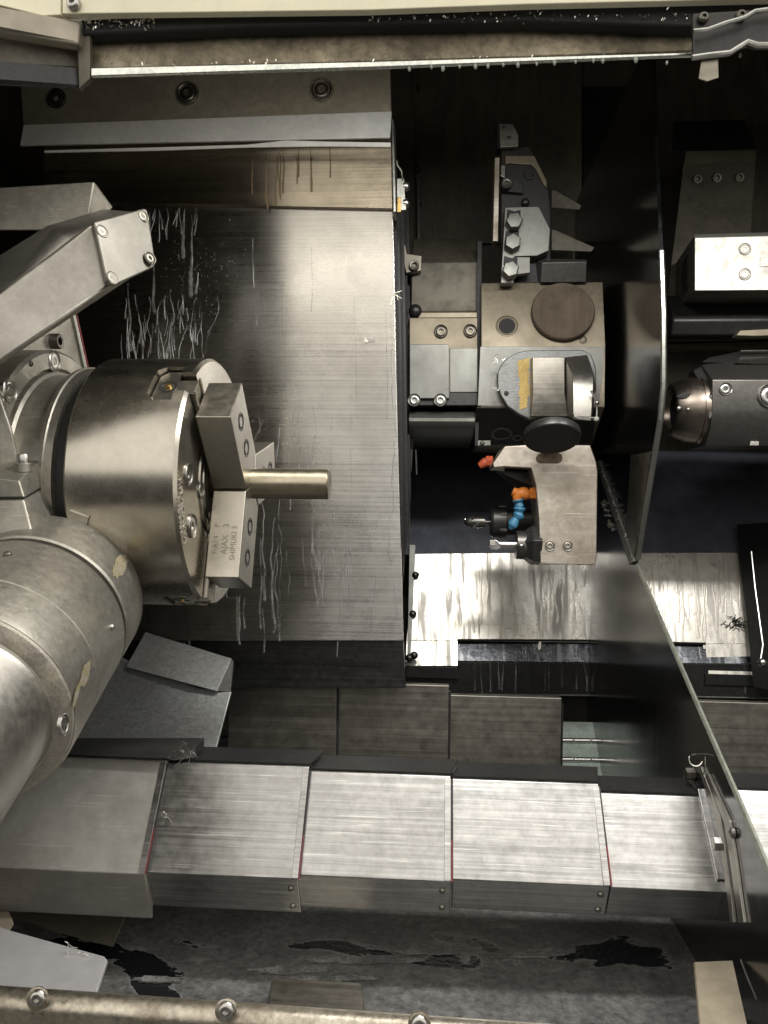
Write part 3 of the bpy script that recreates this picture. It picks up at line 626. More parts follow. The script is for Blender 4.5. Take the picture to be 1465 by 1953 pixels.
swarf(g, 155, 1812, .60, 6, .008, 22); swarf(g, 1325, 1437, .72, 3, .02, 12, .0006)
swarf(g, 700, 640, 1.0, 2, .02, 3); swarf(g, 752, 560, .999, 5, .012, 4)
swarf(g, 945, 690, 1.10, 5, .01, 6); swarf(g, 940, 740, 1.10, 4, .01, 4)
o = part('swarf_curls', g, m_chip, None, bevel=0, kind='stuff'); o['label'] = 'loose bright swarf curls caught on edges'; o['category'] = 'swarf'

nt = m_tray.node_tree; b = nt.nodes['Principled BSDF']; L = nt.links.new
gq = nn(nt, 'ShaderNodeNewGeometry'); mp = nn(nt, 'ShaderNodeMapping'); mp.inputs['Scale'].default_value = (7, 13, 7); mp.inputs['Location'].default_value = (1.0, .45, 0); L(gq.outputs['Position'], mp.inputs['Vector'])
nz = nn(nt, 'ShaderNodeTexNoise'); nz.inputs['Scale'].default_value = 1; nz.inputs['Detail'].default_value = 10; nz.inputs['Roughness'].default_value = .58; nz.inputs['Distortion'].default_value = .5; L(mp.outputs[0], nz.inputs['Vector'])
ms = nn(nt, 'ShaderNodeMapRange'); ms.inputs[1].default_value = .595; ms.inputs[2].default_value = .602; L(nz.outputs[0], ms.inputs[0])
m_rim = nn(nt, 'ShaderNodeMapRange'); m_rim.inputs[1].default_value = .57; m_rim.inputs[2].default_value = .596; L(nz.outputs[0], m_rim.inputs[0])
old = b.inputs['Base Color'].links[0].from_socket; oldr = b.inputs['Roughness'].links[0].from_socket
mx = nn(nt, 'ShaderNodeMix', data_type='RGBA'); xr = nn(nt, 'ShaderNodeMix', data_type='RGBA'); xf = nn(nt, 'ShaderNodeMath', operation='MULTIPLY'); xf.inputs[1].default_value = .6; L(m_rim.outputs[0], xf.inputs[0]); L(xf.outputs[0], xr.inputs[0]); L(old, xr.inputs[6]); xr.inputs[7].default_value = (.30, .30, .285, 1)
L(ms.outputs[0], mx.inputs[0]); L(xr.outputs[2], mx.inputs[6]); mx.inputs[7].default_value = (.018, .019, .022, 1); L(mx.outputs[2], b.inputs['Base Color'])
mr = nn(nt, 'ShaderNodeMix'); L(ms.outputs[0], mr.inputs[0]); L(oldr, mr.inputs[2]); mr.inputs[3].default_value = .16; L(mr.outputs[0], b.inputs['Roughness'])
# ================================================================== tray floor objects
solo('loose_plate', G().prism([Y(-60, 1745, .64), Y(17, 1774, .62), Y(198, 1824, .60), Y(204, 1832, .598), Y(180, 1905, .555), Y(-60, 1905, .54)], (0, .003, -.003)), m_loose,
     'pale grey sheet plate with rounded corner standing in the tray at lower left', 'plate', bevel=.0006)
solo('tray_baffle', G().prism([Y(10, 1742, .76), Y(240, 1742, .76), Y(214, 1806, .70), Y(96, 1775, .72)], (0, .004, -.002)), m_col,
     'dark baffle sheet below the leftmost front way cover segment', 'baffle')
solo('corner_casting', G().hull([Y(-60, 1740, .70), Y(18, 1738, .70), Y(27, 1762, .68), Y(8, 1795, .66), Y(-60, 1830, .64), Y(-60, 1750, .76)]), m_tan,
     'small beige casting corner at the left edge beside the pale plate', 'casting')
solo('tray_patch_plate', G().prism([Z(528, 1872, .8665), Z(684, 1880, .8665), Z(692, 1888, .8665), Z(694, 1935, .8665), Z(510, 1935, .8665), Z(518, 1880, .8665)], (0, 0, .003)), m_cover_dk,
     'small dark grey plate with rounded corner lying behind the sill', 'plate')
# flakes of dried sludge on the tray floor
random.seed(5)
def blob(cx, cy, rx, ry, n=40, amp=.35, z=.8655, th=.0018):
    k1, k2, k3 = [random.uniform(0, 6.3) for _ in range(3)]; P = []
    for i in range(n):
        q = 2 * math.pi * i / n; k = 1 + amp * (.5 * math.sin(2 * q + k1) + .35 * math.sin(5 * q + k2) + .3 * math.sin(9 * q + k3)) + random.uniform(-.08, .08)
        P.append(Z(cx + rx * k * math.cos(q), cy + ry * k * math.sin(q), z))
    return P
m_sludge = steel('dried_sludge', (.15, .15, .143), .55, metal=.2, gamt=.7, gscale=40, var=.7, grime=(.46, .46, .44), bump=1.0, bscale=260)
g = G()
for cx, cy, rx, ry in ((560, 1850, 80, 7), (690, 1832, 90, 8), (800, 1812, 80, 9), (640, 1868, 70, 5), (1010, 1820, 70, 8), (300, 1870, 50, 5)):
    g.prism(blob(cx, cy, rx, ry, 64), (0, 0, .0008 + random.uniform(0, .0012)))
o = part('dried_sludge', g, m_sludge, None, bevel=.0004, kind='stuff'); o['label'] = 'flaking grey dried sludge on the chip tray floor'; o['category'] = 'sludge'
# tan cover sheet at lower right
solo('tan_cover_sheet', G().prism([Y(1325, 1835, .66), Y(1398, 1832, .66), Y(1434, 1990, .56), Y(1338, 1990, .56)], (0, .004, -.003)), m_tan,
     'tan coloured cover sheet in the lower right corner beside the divider', 'cover sheet')

# ================================================================== door sill
t = thing('door_sill', 'worn rounded steel sill along the bottom of the door opening with socket bolts', 'sill', Y(430, 1925, .45))
p0, p1 = Y(-150, 1857, .468), Y(1700, 1985, .468); p0.y -= .018; p1.y -= .018
d = (p1 - p0); 
part('rail', G().prism([p0, p1, p1 - V((0, 0, .055)), p0 - V((0, 0, .055))], (0, .018, 0)), m_sill, t, bevel=.0085, seg=5)
part('lower_trim', G().prism([p0 + V((0, -.004, -.020)), p1 + V((0, -.004, -.020)), p1 + V((0, -.004, -.06)), p0 + V((0, -.004, -.06))], (0, .006, 0)), m_cast, t, bevel=.002)
for x, y in ((73, 1903), (432, 1926), (800, 1952)):
    bolt(Y(x, y, .4485), (0, -1, .25), .0049, t, 'button', m_screw)
    part('washer', G().lathe(Y(x, y, .4505), (0, -1, .2), [(0, .0066), (.0016, .0066), (.0019, .0060)], 32), m_sill, t, bevel=0)

# ================================================================== chute at the back and the step below it
c0 = Y(790, 1056, 1.37); c1 = Y(775, 1226, 1.31)
nC = V((0, c1.z - c0.z, c0.y - c1.y)).normalized()
t = thing('chip_chute', 'bright wet sloping steel chute sheet with a notched lower edge behind the turret', 'chute', c1)
oc = lambda px, py: on(px, py, c1, nC)
def flat(px, py, dn=0): return oc(px, py) + nC * dn
tabz = .012
part('chute_sheet', G().prism([oc(x, y) for x, y in ((790, 1056), (1407, 1050), (1432, 1228), (1345, 1228), (873, 1222), (775, 1222))], nC * -.003), m_chute, t, bevel=.0008)
bA = V((0, -.006, -.05))
def tab(xl, xr, y0, y1):
    a_, b_ = oc(xl, y0), oc(xr, y0); dz = Y(xl, y1, a_.y - .02).z - a_.z
    return G().prism([a_, b_, b_ + V((0, -.02, dz)), a_ + V((0, -.02, dz))], (0, .003, 0))
part('chute_tab', tab(775, 873, 1222, 1270), m_chute, t); part('chute_tab', tab(1345, 1434, 1228, 1292), m_chute, t)
for xl, xr, y0, y1 in ((775, 873, 1270, 1292), (1345, 1436, 1285, 1306)):
    a_, b_ = oc(xl, 1222), oc(xr, 1222); ya = a_.y - .021; zt, zb_ = Y(xl, y0, ya).z, Y(xl, y1, ya).z
    part('tab_fold', G().box(((Y(xl, y0, ya).x + Y(xr, y0, ya).x) / 2, ya + .001, (zt + zb_) / 2), (Y(xr, y0, ya).x - Y(xl, y0, ya).x, .004, zt - zb_)), m_dark, t)
part('upper_sheet', G().prism([Y(700, 1058, 1.372), Y(1750, 1052, 1.372), Y(1750, 860, 1.495), Y(700, 860, 1.495)], (0, .003, 0)), m_back, t, label='dark upper sheet above the bright chute')
part('notch_edge', G().tube([flat(873, 1221, .002), flat(1112, 1222, .002), flat(1345, 1228, .002)], .002, 6), m_dark, t, bevel=0)
part('side_angle', G().prism([flat(x, y, .002) for x, y in ((781, 1040), (793, 1040), (783, 1262), (777, 1262))], nC * .002), m_turlo, t)
for x, y in ((793, 1098), (788, 1172)): bolt(flat(x, y, .006), (.3, -.5, .8), .006, t, 'dome', m_screwdk)
for x, y in ((781, 1255), (790, 1250)): bolt(Y(x, y, 1.28), FR, .0065, t, 'dome', m_screwdk)
part('side_sheet', G().prism([Y(1405, 1000, 1.38), Y(1560, 990, 1.25), Y(1580, 1340, 1.10), Y(1437, 1310, 1.27)], (.003, .001, 0)), m_dark, t, label='dark side sheet at the right end of the chute')
for x, y in ((1427, 1124), (1435, 1200), (1442, 1272)): bolt(flat(x, y, .008), (-.3, -.6, .7), .0065, t, 'dome', m_screwdk)
bolt(Y(1455, 1264, 1.12), FR, .0065, t, 'dome', m_screw)
part('wire_edge', G().tube([Y(1433, 1052, 1.2), Y(1440, 1120, 1.17), Y(1455, 1230, 1.13), Y(1450, 1262, 1.12)], .0012, 6), m_edge, t, bevel=0)
g = G(); random.seed(8)
fd = lambda px, py: flat(px, py, .0006)
for i in range(70): trail(g, random.choice((random.uniform(800, 1110), random.uniform(1240, 1420))), random.uniform(1062, 1130), random.uniform(40, 130), random.uniform(1.5, 7), fd, .6, .00012)
o = part('chute_coolant_runs', g, steel('coolant_film', (.66, .62, .54), .3, metal=.5, gamt=.3, gscale=50, var=.2), None, bevel=0, kind='stuff'); o['label'] = 'coolant runs drying on the bright chute sheet'; o['category'] = 'coolant'
g = G()
for i in range(46):
    p = flat(1402 + random.gauss(0, 7), 1190 + random.gauss(0, 5), .001); q = random.uniform(0, 6.3); d_ = V((math.cos(q), 0, math.sin(q))); L_ = random.uniform(.004, .018)
    g.tube([p, p + d_ * L_ * .5 + nC * .003, p + d_ * L_ + V((0, 0, -.003))], .0006, 4)
o = solo('swarf_clump', g, m_black, 'black tangled swarf clump stuck on the right part of the chute', 'swarf', bevel=0)
t = thing('chute_step', 'dark wet step panel with coolant runs below the chute notch', 'step panel', Y(950, 1320, 1.2))
ya = 1.30
part('ledge', G().prism([Y(860, 1226, 1.318), Y(1440, 1230, 1.318), Y(1440, 1266, ya), Y(860, 1260, ya)], (0, .003, -.003)), m_step, t)
part('face', G().prism([Y(770, 1262, ya - .002), Y(1600, 1268, ya - .002), Y(1600, 1334, ya - .002), Y(770, 1324, ya - .002)], (0, .004, 0)), m_dark, t)
part('bottom_edge', G().tube([Y(770, 1324, ya - .003), Y(1125, 1326, ya - .003), Y(1600, 1334, ya - .003)], .0013, 6), m_edge, t, bevel=0)
part('under_wall', G().prism([Y(770, 1326, ya + .02), Y(1600, 1334, ya + .02), Y(1600, 1600, ya + .02), Y(770, 1600, ya + .02)], (0, .004, 0)), m_black, t)
g = G()
for x in (905, 917, 935, 950, 960, 985, 1040, 1046, 1072, 1100, 1112, 1420): trail(g, x, 1262, random.uniform(45, 62), random.uniform(2, 5), lambda px, py: Y(px, py, ya - .0026), .4)
o = part('step_coolant_runs', g, m_drip, None, bevel=0, kind='stuff'); o['label'] = 'pale coolant runs on the dark step face'; o['category'] = 'coolant'

# hinged conveyor belt
t = thing('chip_conveyor', 'greenish hinged plate conveyor belt showing beside the way cover', 'conveyor', Y(1120, 1450, 1.12))
for i in range(4):
    y0 = 1376 + 36.5 * i; d0, d1 = 1.27 - .027 * i, 1.27 - .027 * (i + 1)
    part('slat', G().prism([Y(1060, y0, d0), Y(1335, y0 + 4, d0), Y(1340, y0 + 39, d1), Y(1060, y0 + 35, d1)], (0, .003, -.002)), m_hinge, t)
    if i < 3:
        for k in range(8):
            xa = 1062 + 33 * k
            pa, pb = Y(xa, y0 + 36 + k * .5, d1 - .002), Y(xa + 31, y0 + 36.4 + k * .5, d1 - .002)
            part('hinge_knuckle', G().tube([pa, pb], .0042, 12), m_screw, t, bevel=.0004)
bolt(Y(1153, 1497, 1.14), (0, -.7, .7), .004, t, 'dome', m_screw)

# ================================================================== divider sheet
XD = .255
t = thing('divider_plate', 'tall dark glossy divider sheet with bright front edge standing between the two work areas', 'divider', X(1210, 1075, XD))
out = [(1243, 60), (1250, 300), (1258, 470), (1262, 600), (1262, 735), (1256, 800), (1246, 862), (1211, 1074), (1345, 1388), (1400, 1515), (1466, 1672), (1530, 1830), (1600, 2010)]
P = XL(out, XD)
P += [V((XD, P[-1].y, .868)), V((XD, 1.49, .868)), V((XD, 1.49, P[0].z))]
part('sheet', G().prism(P, (.004, 0, 0)), m_div, t, bevel=0)
def strip(pts, w=.006, lift=.0):
    g = G(); A = XL(pts, XD)
    g.tube([p + V((.002, -.001, 0)) for p in A], w, 6); return g
part('edge_trim', strip([(1258, 480), (1262, 600), (1262, 735), (1256, 800)], .0034), m_edge, t, bevel=0, label='bright upright edge trim')
part('edge_trim', strip([(1256, 800), (1246, 862), (1213, 1066)], .0034), m_turlo, t, bevel=0, label='dull lower edge trim')
part('edge_trim', strip([(1211, 1076), (1345, 1388), (1400, 1515), (1466, 1672), (1600, 2010)], .0026), steel('dull_green_grey_edge', (.30, .31, .26), .45, metal=.7), t, bevel=0, label='grimy sloping edge trim')
part('weld_strip', G().prism([p + V((-.004, 0, 0)) for p in XL([(1140, 880), (1146, 878), (1214, 1070), (1206, 1078)], XD)], (.004, 0, 0)), m_turlo, t, bevel=.001)
part('edge_plate', G().prism([p + V((-.002, 0, 0)) for p in XL([(1206, 868), (1243, 862), (1226, 975), (1211, 1066), (1192, 1040), (1200, 960)], XD)], (.002, 0, 0)), m_cover_dk, t, bevel=.0005)
g = G()
for i in range(60):
    f = random.random(); p = X(1143 + 66 * f + random.gauss(0, 2), 884 + 186 * f, XD - .005); s = random.uniform(.0005, .0016)
    g.lathe(p, (-1, 0, 0), [(-s, s), (0, s * .9), (s * .6, s * .3)], 6)
for i in range(40):
    f = random.random(); p = X(1148 + 22 * f + random.gauss(0, 3), 950 + 66 * f, XD - .002); s = random.uniform(.0006, .002)
    g.lathe(p, (-1, 0, 0), [(-s, s), (0, s * .9), (s * .6, s * .3)], 6)
part('wet_sealant', g, m_chip, t, bevel=0, kind='stuff')
for pts in ([(1336, 1462), (1342, 1462), (1379, 1556), (1389, 1620), (1400, 1700), (1406, 1760), (1399, 1760), (1392, 1700), (1381, 1620), (1371, 1560)], [(1350, 1476), (1356, 1476), (1397, 1566), (1409, 1640), (1420, 1720), (1426, 1760), (1415, 1760), (1409, 1720), (1398, 1640), (1387, 1570)]):
    part('guide_rail', G().prism([p + V((-.003, 0, 0)) for p in XL(pts, XD)], (.003, 0, 0)), m_cast, t, bevel=.0006)
bolt(X(1372, 1610, XD - .004), (-1, 0, 0), .006, t, 'hexhead', m_screw); bolt(X(1318, 1476, XD - .004), (-1, 0, 0), .006, t, 'hexhead', m_screwdk)
bolt(X(1397, 1588, XD - .002), (-1, 0, 0), .0045, t, 'button', m_turlo)
part('lower_edge', strip([(1412, 1830), (1424, 1862), (1434, 1885), (1442, 1905)], .0028), m_edge, t, bevel=0)

# ================================================================== turret
DK = .942
t = thing('turret', 'tool turret with faceted disc and flat bolted cover plates at the centre', 'turret', Y(980, 850, 1.25))
bx0 = Y(781, 700, 1.22).x; bx1 = Y(911, 700, 1.22).x
def bodyprism(xl, xr, prof): return G().prism([V((xl, yy * DK, zz)) for yy, zz in prof], (xr - xl, 0, 0))
zY = lambda py, yy, px=850: Y(px, py, yy).z
part('body_top', bodyprism(bx0, bx1, [(1.25, zY(606, 1.25)), (1.25, zY(500, 1.25)), (1.31, zY(455, 1.31)), (1.46, zY(455, 1.46)), (1.46, zY(606, 1.25))]), m_col, t, bevel=.002)
part('body_ledge', bodyprism(bx0 + .012, bx1, [(1.236, zY(606, 1.236)), (1.236, zY(596, 1.236)), (1.26, zY(590, 1.26)), (1.26, zY(606, 1.26))]), m_tur, t)
part('front_plate', G().prism(YL([(781, 606), (911, 606), (911, 772), (781, 772)], 1.22), (0, .06, 0)), m_tur, t, bevel=.001)
part('step_plate', G().prism(YL([(858, 664), (911, 664), (911, 748), (858, 748)], 1.2175), (0, .004, 0)), m_turlo, t)
part('cover_plate', G().prism(YL([(781, 656), (853, 656), (857, 660), (857, 760), (781, 760)], 1.208), (0, .012, 0)), m_turlo, t, bevel=.0012)
part('dark_band', G().prism(YL([(781, 749), (911, 749), (911, 773), (781, 773)], 1.2158), (0, .004, 0)), m_dark, t)
cz = zY(812, 1.3); rr_ = zY(773, 1.222) - cz
pr = []
for k in range(15):
    q = rad(90 + 12 * k); pr.append((1.30 + .085 * math.cos(q), cz + rr_ * math.sin(q)))
part('body_drum', bodyprism(bx0, Y(906, 800, 1.22).x, pr + [(1.46, cz - rr_), (1.46, cz + rr_)]), m_turlo, t, bevel=.001)
for x, y in ((841, 632), (897, 631)): bolt(Y(x, y, 1.218), FR, .0075, t, 'sunk', m_screwdk)
for x, y in ((790, 763), (840, 763)): bolt(Y(x, y, 1.207), FR, .0072, t, 'sunk', m_screw)
bolt(Y(792, 593, 1.235), FR, .010, t, 'dome', m_dark)
part('gap_seal', G().prism(YL([(911, 460), (919, 460), (917, 660), (912, 850), (906, 850)], 1.235), (0, .1, 0)), m_black, t, bevel=0)
# indexing disc: flat facets, seen from below
dl = Y(918, 659, 1.2).x; dr = Y(1155, 659, 1.2).x
pr = [(1.2, zY(776, 1.2, 1030)), (1.2, zY(659, 1.2, 1030)), (1.226, zY(539, 1.226, 1030)), (1.36, zY(539, 1.226, 1030) + .03), (1.47, zY(539, 1.226, 1030)), (1.52, zY(659, 1.2, 1030)), (1.52, zY(776, 1.2, 1030)), (1.44, zY(852, 1.30, 1030)), (1.30, zY(852, 1.30, 1030))]
disc = part('turret_disc', bodyprism(dl, dr, pr), m_tur, t, bevel=.001)
n1 = V((0, -(zY(539, 1.275, 1030) - zY(659, 1.2, 1030)), -(.075))).normalized(); n1 = V((0, -(pr[2][1] - pr[1][1]), (pr[2][0] - pr[1][0]) * DK)).normalized()
f1 = V((0, 1.2 * DK, pr[1][1]))
n3 = V((0, -(pr[0][1] - pr[8][1]), -(1.30 - 1.2) * DK)).normalized(); f3 = V((0, 1.2 * DK, pr[0][1]))
part('lit_facet', G().prism([p + V((0, -.0006, 0)) for p in YL([(916, 661), (1154, 661), (1149, 720), (1141, 774), (911, 774)], 1.2)], (0, .003, 0)), m_turlo, t, bevel=.0006)  # grey overlay: the cooler light on this facet is put into its colour
part('lower_facet', G().prism([on(x, y, f3, n3) + n3 * .001 for x, y in ((909, 777), (1140, 777), (1128, 846), (907, 848))], n3 * -.003), m_dark, t)  # down-facing facet overlaid dark, its shade put into the colour
part('round_cap', G().lathe(on(1072, 599, f1, n1), n1, [(-.001, .0455), (.009, .0455), (.0108, .0440), (.0105, .0425)], 64), steel('brown_cap', (.15, .115, .08), .5, metal=.4, gamt=.5, gscale=25, var=.12, streak=.4, streakcol=(.08, .06, .04)), t, bevel=0)
part('hole_ring', G().lathe(on(967, 622, f1, n1), n1, [(-.001, .0168), (.001, .0168), (.0012, .0155), (.0002, .0150), (.0012, .0142), (.0012, .0128), (-.012, .012)], 48), m_tur, t, bevel=0)
part('hole_shadow', G().lathe(on(967, 622, f1, n1), n1, [(.0002, .0001), (.0004, .0122)], 40, close=False), m_black, t, bevel=0)
bolt(on(1112, 648, f1, n1) + n1 * .0003, n1, .0045, t, 'sunk', m_screwdk)
part('hole_ring', G().lathe(on(957, 826, f3, n3), n3, [(-.001, .016), (.002, .016), (.0022, .0125), (-.004, .012)], 40), m_turlo, t, bevel=0)
part('hole_ring', G().lathe(on(987, 834, f3, n3), n3, [(-.001, .008), (.002, .008), (.0022, .005), (-.003, .0045)], 24), m_turlo, t, bevel=0)
tg = part('index_tag', G().prism(YL([(911, 840), (936, 840), (936, 850), (911, 850)], 1.232), (0, .01, 0)), m_turlo, t)
bolt(Y(920, 845, 1.231), FR, .0036, tg, 'button', m_screwdk)
# angled holder with round flange, worn yellow stripe
t2 = thing('flanged_tool_holder', 'grey tool holder on a round flange with a worn yellow stripe', 'tool holder', Y(1043, 735, 1.19))
part('flange', G().prism(YL([(949, 712), (955, 697), (966, 684), (982, 674), (1003, 668), (1112, 667), (1128, 676), (1137, 700), (1138, 742), (1130, 772), (1012, 800), (990, 790), (968, 775), (954, 752), (949, 735)], 1.182), (0, .02, 0)), steel('blasted_grey', (.25, .256, .25), .5, metal=.75, gamt=.2, var=.3, bump=.4, bscale=420), t2, bevel=.002)
random.seed(3)
st = []
for i in range(17): st.append((991 + random.uniform(-2, 2) - (3 if i > 10 else 0), 782 - 5.9 * i))
for i in range(17): st.append((1009 + random.uniform(-2, 2) - (4 if i > 12 else 0), 682 + 5.9 * i))
part('yellow_stripe', G().prism(YL(st, 1.1815), (0, .001, 0)), m_yellow, t2, bevel=0)
part('pin_hole', G().lathe(Y(966, 750, 1.1818), FR, [(-.001, .0035), (.0008, .0035), (.0009, .002)], 16), m_black, t2, bevel=0)
part('socket_block', hullpx([(1016, 681, 1.15), (1077, 681, 1.15), (1016, 750, 1.145), (1077, 750, 1.145), (1012, 683, 1.182), (1077, 683, 1.182), (1011, 795, 1.182), (1084, 795, 1.182), (1012, 794, 1.155), (1084, 794, 1.155)]), m_cover_dk, t2, bevel=.001)
part('side_block', hullpx([(1077, 681, 1.16), (1120, 676, 1.18), (1092, 714, 1.10), (1133, 714, 1.10), (1093, 736, 1.09), (1132, 735, 1.09), (1093, 800, 1.09), (1128, 803, 1.09), (1083, 795, 1.16), (1128, 803, 1.16), (1077, 750, 1.165), (1137, 740, 1.16)]), m_cast, t2, bevel=.0012)
part('coolant_tube', G().tube(YL([(1127, 745), (1131, 752), (1139, 768), (1139, 790), (1137, 797), (1120, 796), (1098, 796)], 1.08), .0014, 8), m_screw, t2, bevel=0)
bolt(Y(1139, 768, 1.078), FR, .0030, t2, 'dome', m_screw); bolt(Y(1098, 793, 1.082), FR, .0034, t2, 'hexhead', m_screw); bolt(Y(1137, 799, 1.079), FR, .0038, t2, 'hexhead', m_screw)
n4 = V((0, -.45, -.89)).normalized()
solo('black_disc_cap', G().lathe(Y(1053, 833, 1.04), n4, [(-.008, .033), (-.006, .0350), (0, .0358), (.003, .0353), (.0042, .034), (.0045, .001)], 64), m_dark,
     'black oval looking disc cap on the underside of the turret', 'cap', bevel=0)
part('cap_post', G().tube([Y(1053, 832, 1.05), Y(1050, 822, 1.29)], .012, 16), m_black, t, bevel=0)

# upper tool holder in shadow
t3 = thing('clamp_tool_holder', 'shadowed upper tool holder with three hex clamp bolts on top of the turret', 'tool holder', Y(1000, 535, 1.24))
part('insert_plate', G().prism(YL([(952, 236), (978, 236), (989, 257), (989, 279), (954, 281)], 1.20), (0, .008, 0)), m_cast, t3)
part('insert_seat', G().prism(YL([(946, 229), (972, 229), (980, 236), (982, 281), (948, 283)], 1.208), (0, .02, 0)), m_black, t3)
bolt(Y(971, 263, 1.1995), FR, .0030, t3, 'button', m_screwdk); bolt(Y(960, 243, 1.1995), FR, .0022, t3, 'button', m_screwdk)
part('blade', G().prism(YL([(944, 300), (953, 300), (950, 460), (940, 460)], 1.205), (0, .03, 0)), m_holder, t3)
part('head', hullpx([(956, 283, 1.215), (1012, 280, 1.215), (1045, 360, 1.215), (1052, 400, 1.22), (956, 540, 1.23), (1050, 540, 1.23), (956, 283, 1.30), (1012, 280, 1.30), (1050, 400, 1.30)]), m_black, t3, bevel=.001)
part('head_frame', G().prism(YL([(964, 297), (1019, 297), (1043, 345), (1043, 359), (1036, 350), (1022, 322), (1014, 314), (980, 312), (972, 311), (964, 313)], 1.21), (0, .01, 0)), m_tur, t3)
part('locating_block', G().prism(YL([(958, 340), (980, 340), (998, 352), (998, 368), (958, 364)], 1.208), (0, .015, 0)), m_dark, t3)
bolt(Y(966, 353, 1.204), FR, .0078, t3, 'socket', m_screwdk)
part('shim', G().prism(YL([(956, 315), (964, 315), (963, 340), (955, 335)], 1.206), (0, .01, 0)), m_edge, t3)
part('top_notch', G().prism(YL([(999, 327), (1017, 327), (1018, 341), (1004, 341)], 1.212), (0, .003, 0)), m_dark, t3)
bolt(Y(1002, 386, 1.213), FR, .006, t3, 'dome', m_dark)
part('clamp_body', G().prism(YL([(963, 395), (1028, 393), (1050, 437), (1047, 478), (1024, 488), (982, 489), (980, 540), (955, 540)], 1.20), (0, .03, 0)), m_turlo, t3, bevel=.0012)
part('square_pad', G().prism(YL([(983, 490), (1011, 490), (1011, 520), (983, 524)], 1.202), (0, .01, 0)), m_turlo, t3)
for x, y, s in ((980, 425, .1), (977, 465, .5), (973, 517, .3)): bolt(Y(x, y, 1.192), FR, .0125, t3, 'hexhead', m_turlo, spin=s + .5)
for x, y in ((980, 409), (977, 450), (974, 498)): part('bolt_recess', G().prism(YL([(x - 14, y + 6), (x - 12, y - 10), (x + 2, y - 6), (x + 13, y - 9), (x + 13, y + 6)], 1.1985), (0, .003, 0)), m_black, t3, bevel=0)
part('wedge', hullpx([(1034, 501, 1.20), (1119, 499, 1.20), (1118, 538, 1.215), (1031, 539, 1.215), (1012, 492, 1.25), (1120, 495, 1.25)]), m_turlo, t3, bevel=.001)
part('rear_fin', hullpx([(1052, 362, 1.25), (1058, 362, 1.25), (1110, 392, 1.25), (1052, 396, 1.25), (1052, 362, 1.30), (1110, 392, 1.30), (1052, 396, 1.30), (1105, 400, 1.25)]), m_col, t3)
part('rear_fin', hullpx([(1052, 438, 1.24), (1058, 438, 1.24), (1134, 472, 1.24), (1128, 480, 1.24), (1052, 477, 1.24), (1052, 438, 1.30), (1134, 472, 1.30), (1052, 477, 1.30)]), m_col, t3)

# lower holder with boring bar, end mill and coolant hose
t4 = thing('boring_bar_holder', 'pale worn holder block hanging below the turret with a boring bar and an end mill', 'tool holder', Y(1080, 850, 1.12))
hp = [(940, 884), (963, 851), (1000, 849), (1126, 849), (1137, 880), (1140, 900), (1138, 1062), (1136, 1078), (1031, 1076), (1028, 990), (1022, 925), (1013, 893), (963, 890), (942, 892)]
part('block', G().prism(YL(hp, 1.10), (0, .075, 0)), m_holder, t4, bevel=.0014)
part('nose_chamfer', hullpx([(938, 884, 1.125), (940, 893, 1.125), (950, 862, 1.125), (963, 851, 1.10), (963, 890, 1.10), (963, 851, 1.16), (940, 884, 1.16), (963, 906, 1.16), (942, 898, 1.15)]), m_castdull, t4, bevel=.001)
part('underarm_shade', hullpx([(940, 896, 1.14), (1010, 900, 1.14), (1020, 930, 1.14), (1000, 905, 1.19), (940, 880, 1.19), (1025, 960, 1.17), (1030, 890, 1.15)]), m_dark, t4)  # dark body standing for the shade on the underside of the arm
part('slot_recess', G().prism(YL([(1026, 866), (1032, 864), (1066, 864), (1072, 867), (1073, 875), (1070, 881), (1064, 883), (1030, 883), (1024, 880), (1022, 873)], 1.0985), (0, .003, 0)), steel('slot_brown', (.10, .07, .045), .5, metal=.5), t4, bevel=.0003)
for x, y in ((1049, 1041), (1083, 1041)): bolt(Y(x, y, 1.0985), FR, .0048, t4, 'sunk', m_cast)
p = Y(1030, 1040, 1.125); r0 = 36 / 1467 * 1.125
part('collet_nut', G().lathe(p, (-1, 0, 0), [(0, r0 * 1.02), (.012, r0 * 1.02), (.024, r0 * .68)], 6), m_dark, t4, bevel=.001, smooth=10)
part('collar', G().lathe(p, (-1, 0, 0), [(.018, .0195), (.0315, .0195), (.0325, .0185)], 40), m_live, t4, bevel=0)
bolt(Y(994, 1041, 1.1045), FR, .0035, t4, 'dome', m_screw)
part('boring_bar', G().lathe(p, (-1, 0, 0), [(.03, .0062), (.058, .0062), (.062, .0052)], 24), m_tank, t4, bevel=0)
part('bar_head', G().prism(YL([(934, 1031), (946, 1029), (954, 1036), (955, 1046), (950, 1050), (938, 1049), (934, 1042)], 1.118), (0, .01, 0)), m_tank, t4, bevel=.001)
part('cutting_insert', G().prism(YL([(934, 1030), (945, 1030), (945, 1040), (935, 1040)], 1.1165), (0, .003, 0)), m_block, t4, bevel=.0004)
p = Y(1028, 997, 1.19)
part('tool_shank', G().lathe(p, (-1, 0, 0), [(-.02, .019), (.05, .019)], 32), m_black, t4, bevel=0)
part('er_nut', G().lathe(p, (-1, 0, 0), [(.046, .017), (.048, .0225), (.066, .0225), (.07, .0195)], 40), m_dark, t4, bevel=0)
for q in range(6):
    d_ = V((0, math.cos(q * 1.047 + .5), math.sin(q * 1.047 + .5))); part('nut_slot', G().box(p + V((-.052, 0, 0)) + d_ * .0222, (.010, .0035, .0035)), m_live, t4, bevel=.0003)
g = G().lathe(p, (-1, 0, 0), [(.066, .003), (.078, .003), (.078, .0085), (.098, .0085), (.1025, .007), (.106, .0045), (.108, .001)], 24)
part('end_mill', g, m_live, t4, bevel=0)
g = G()
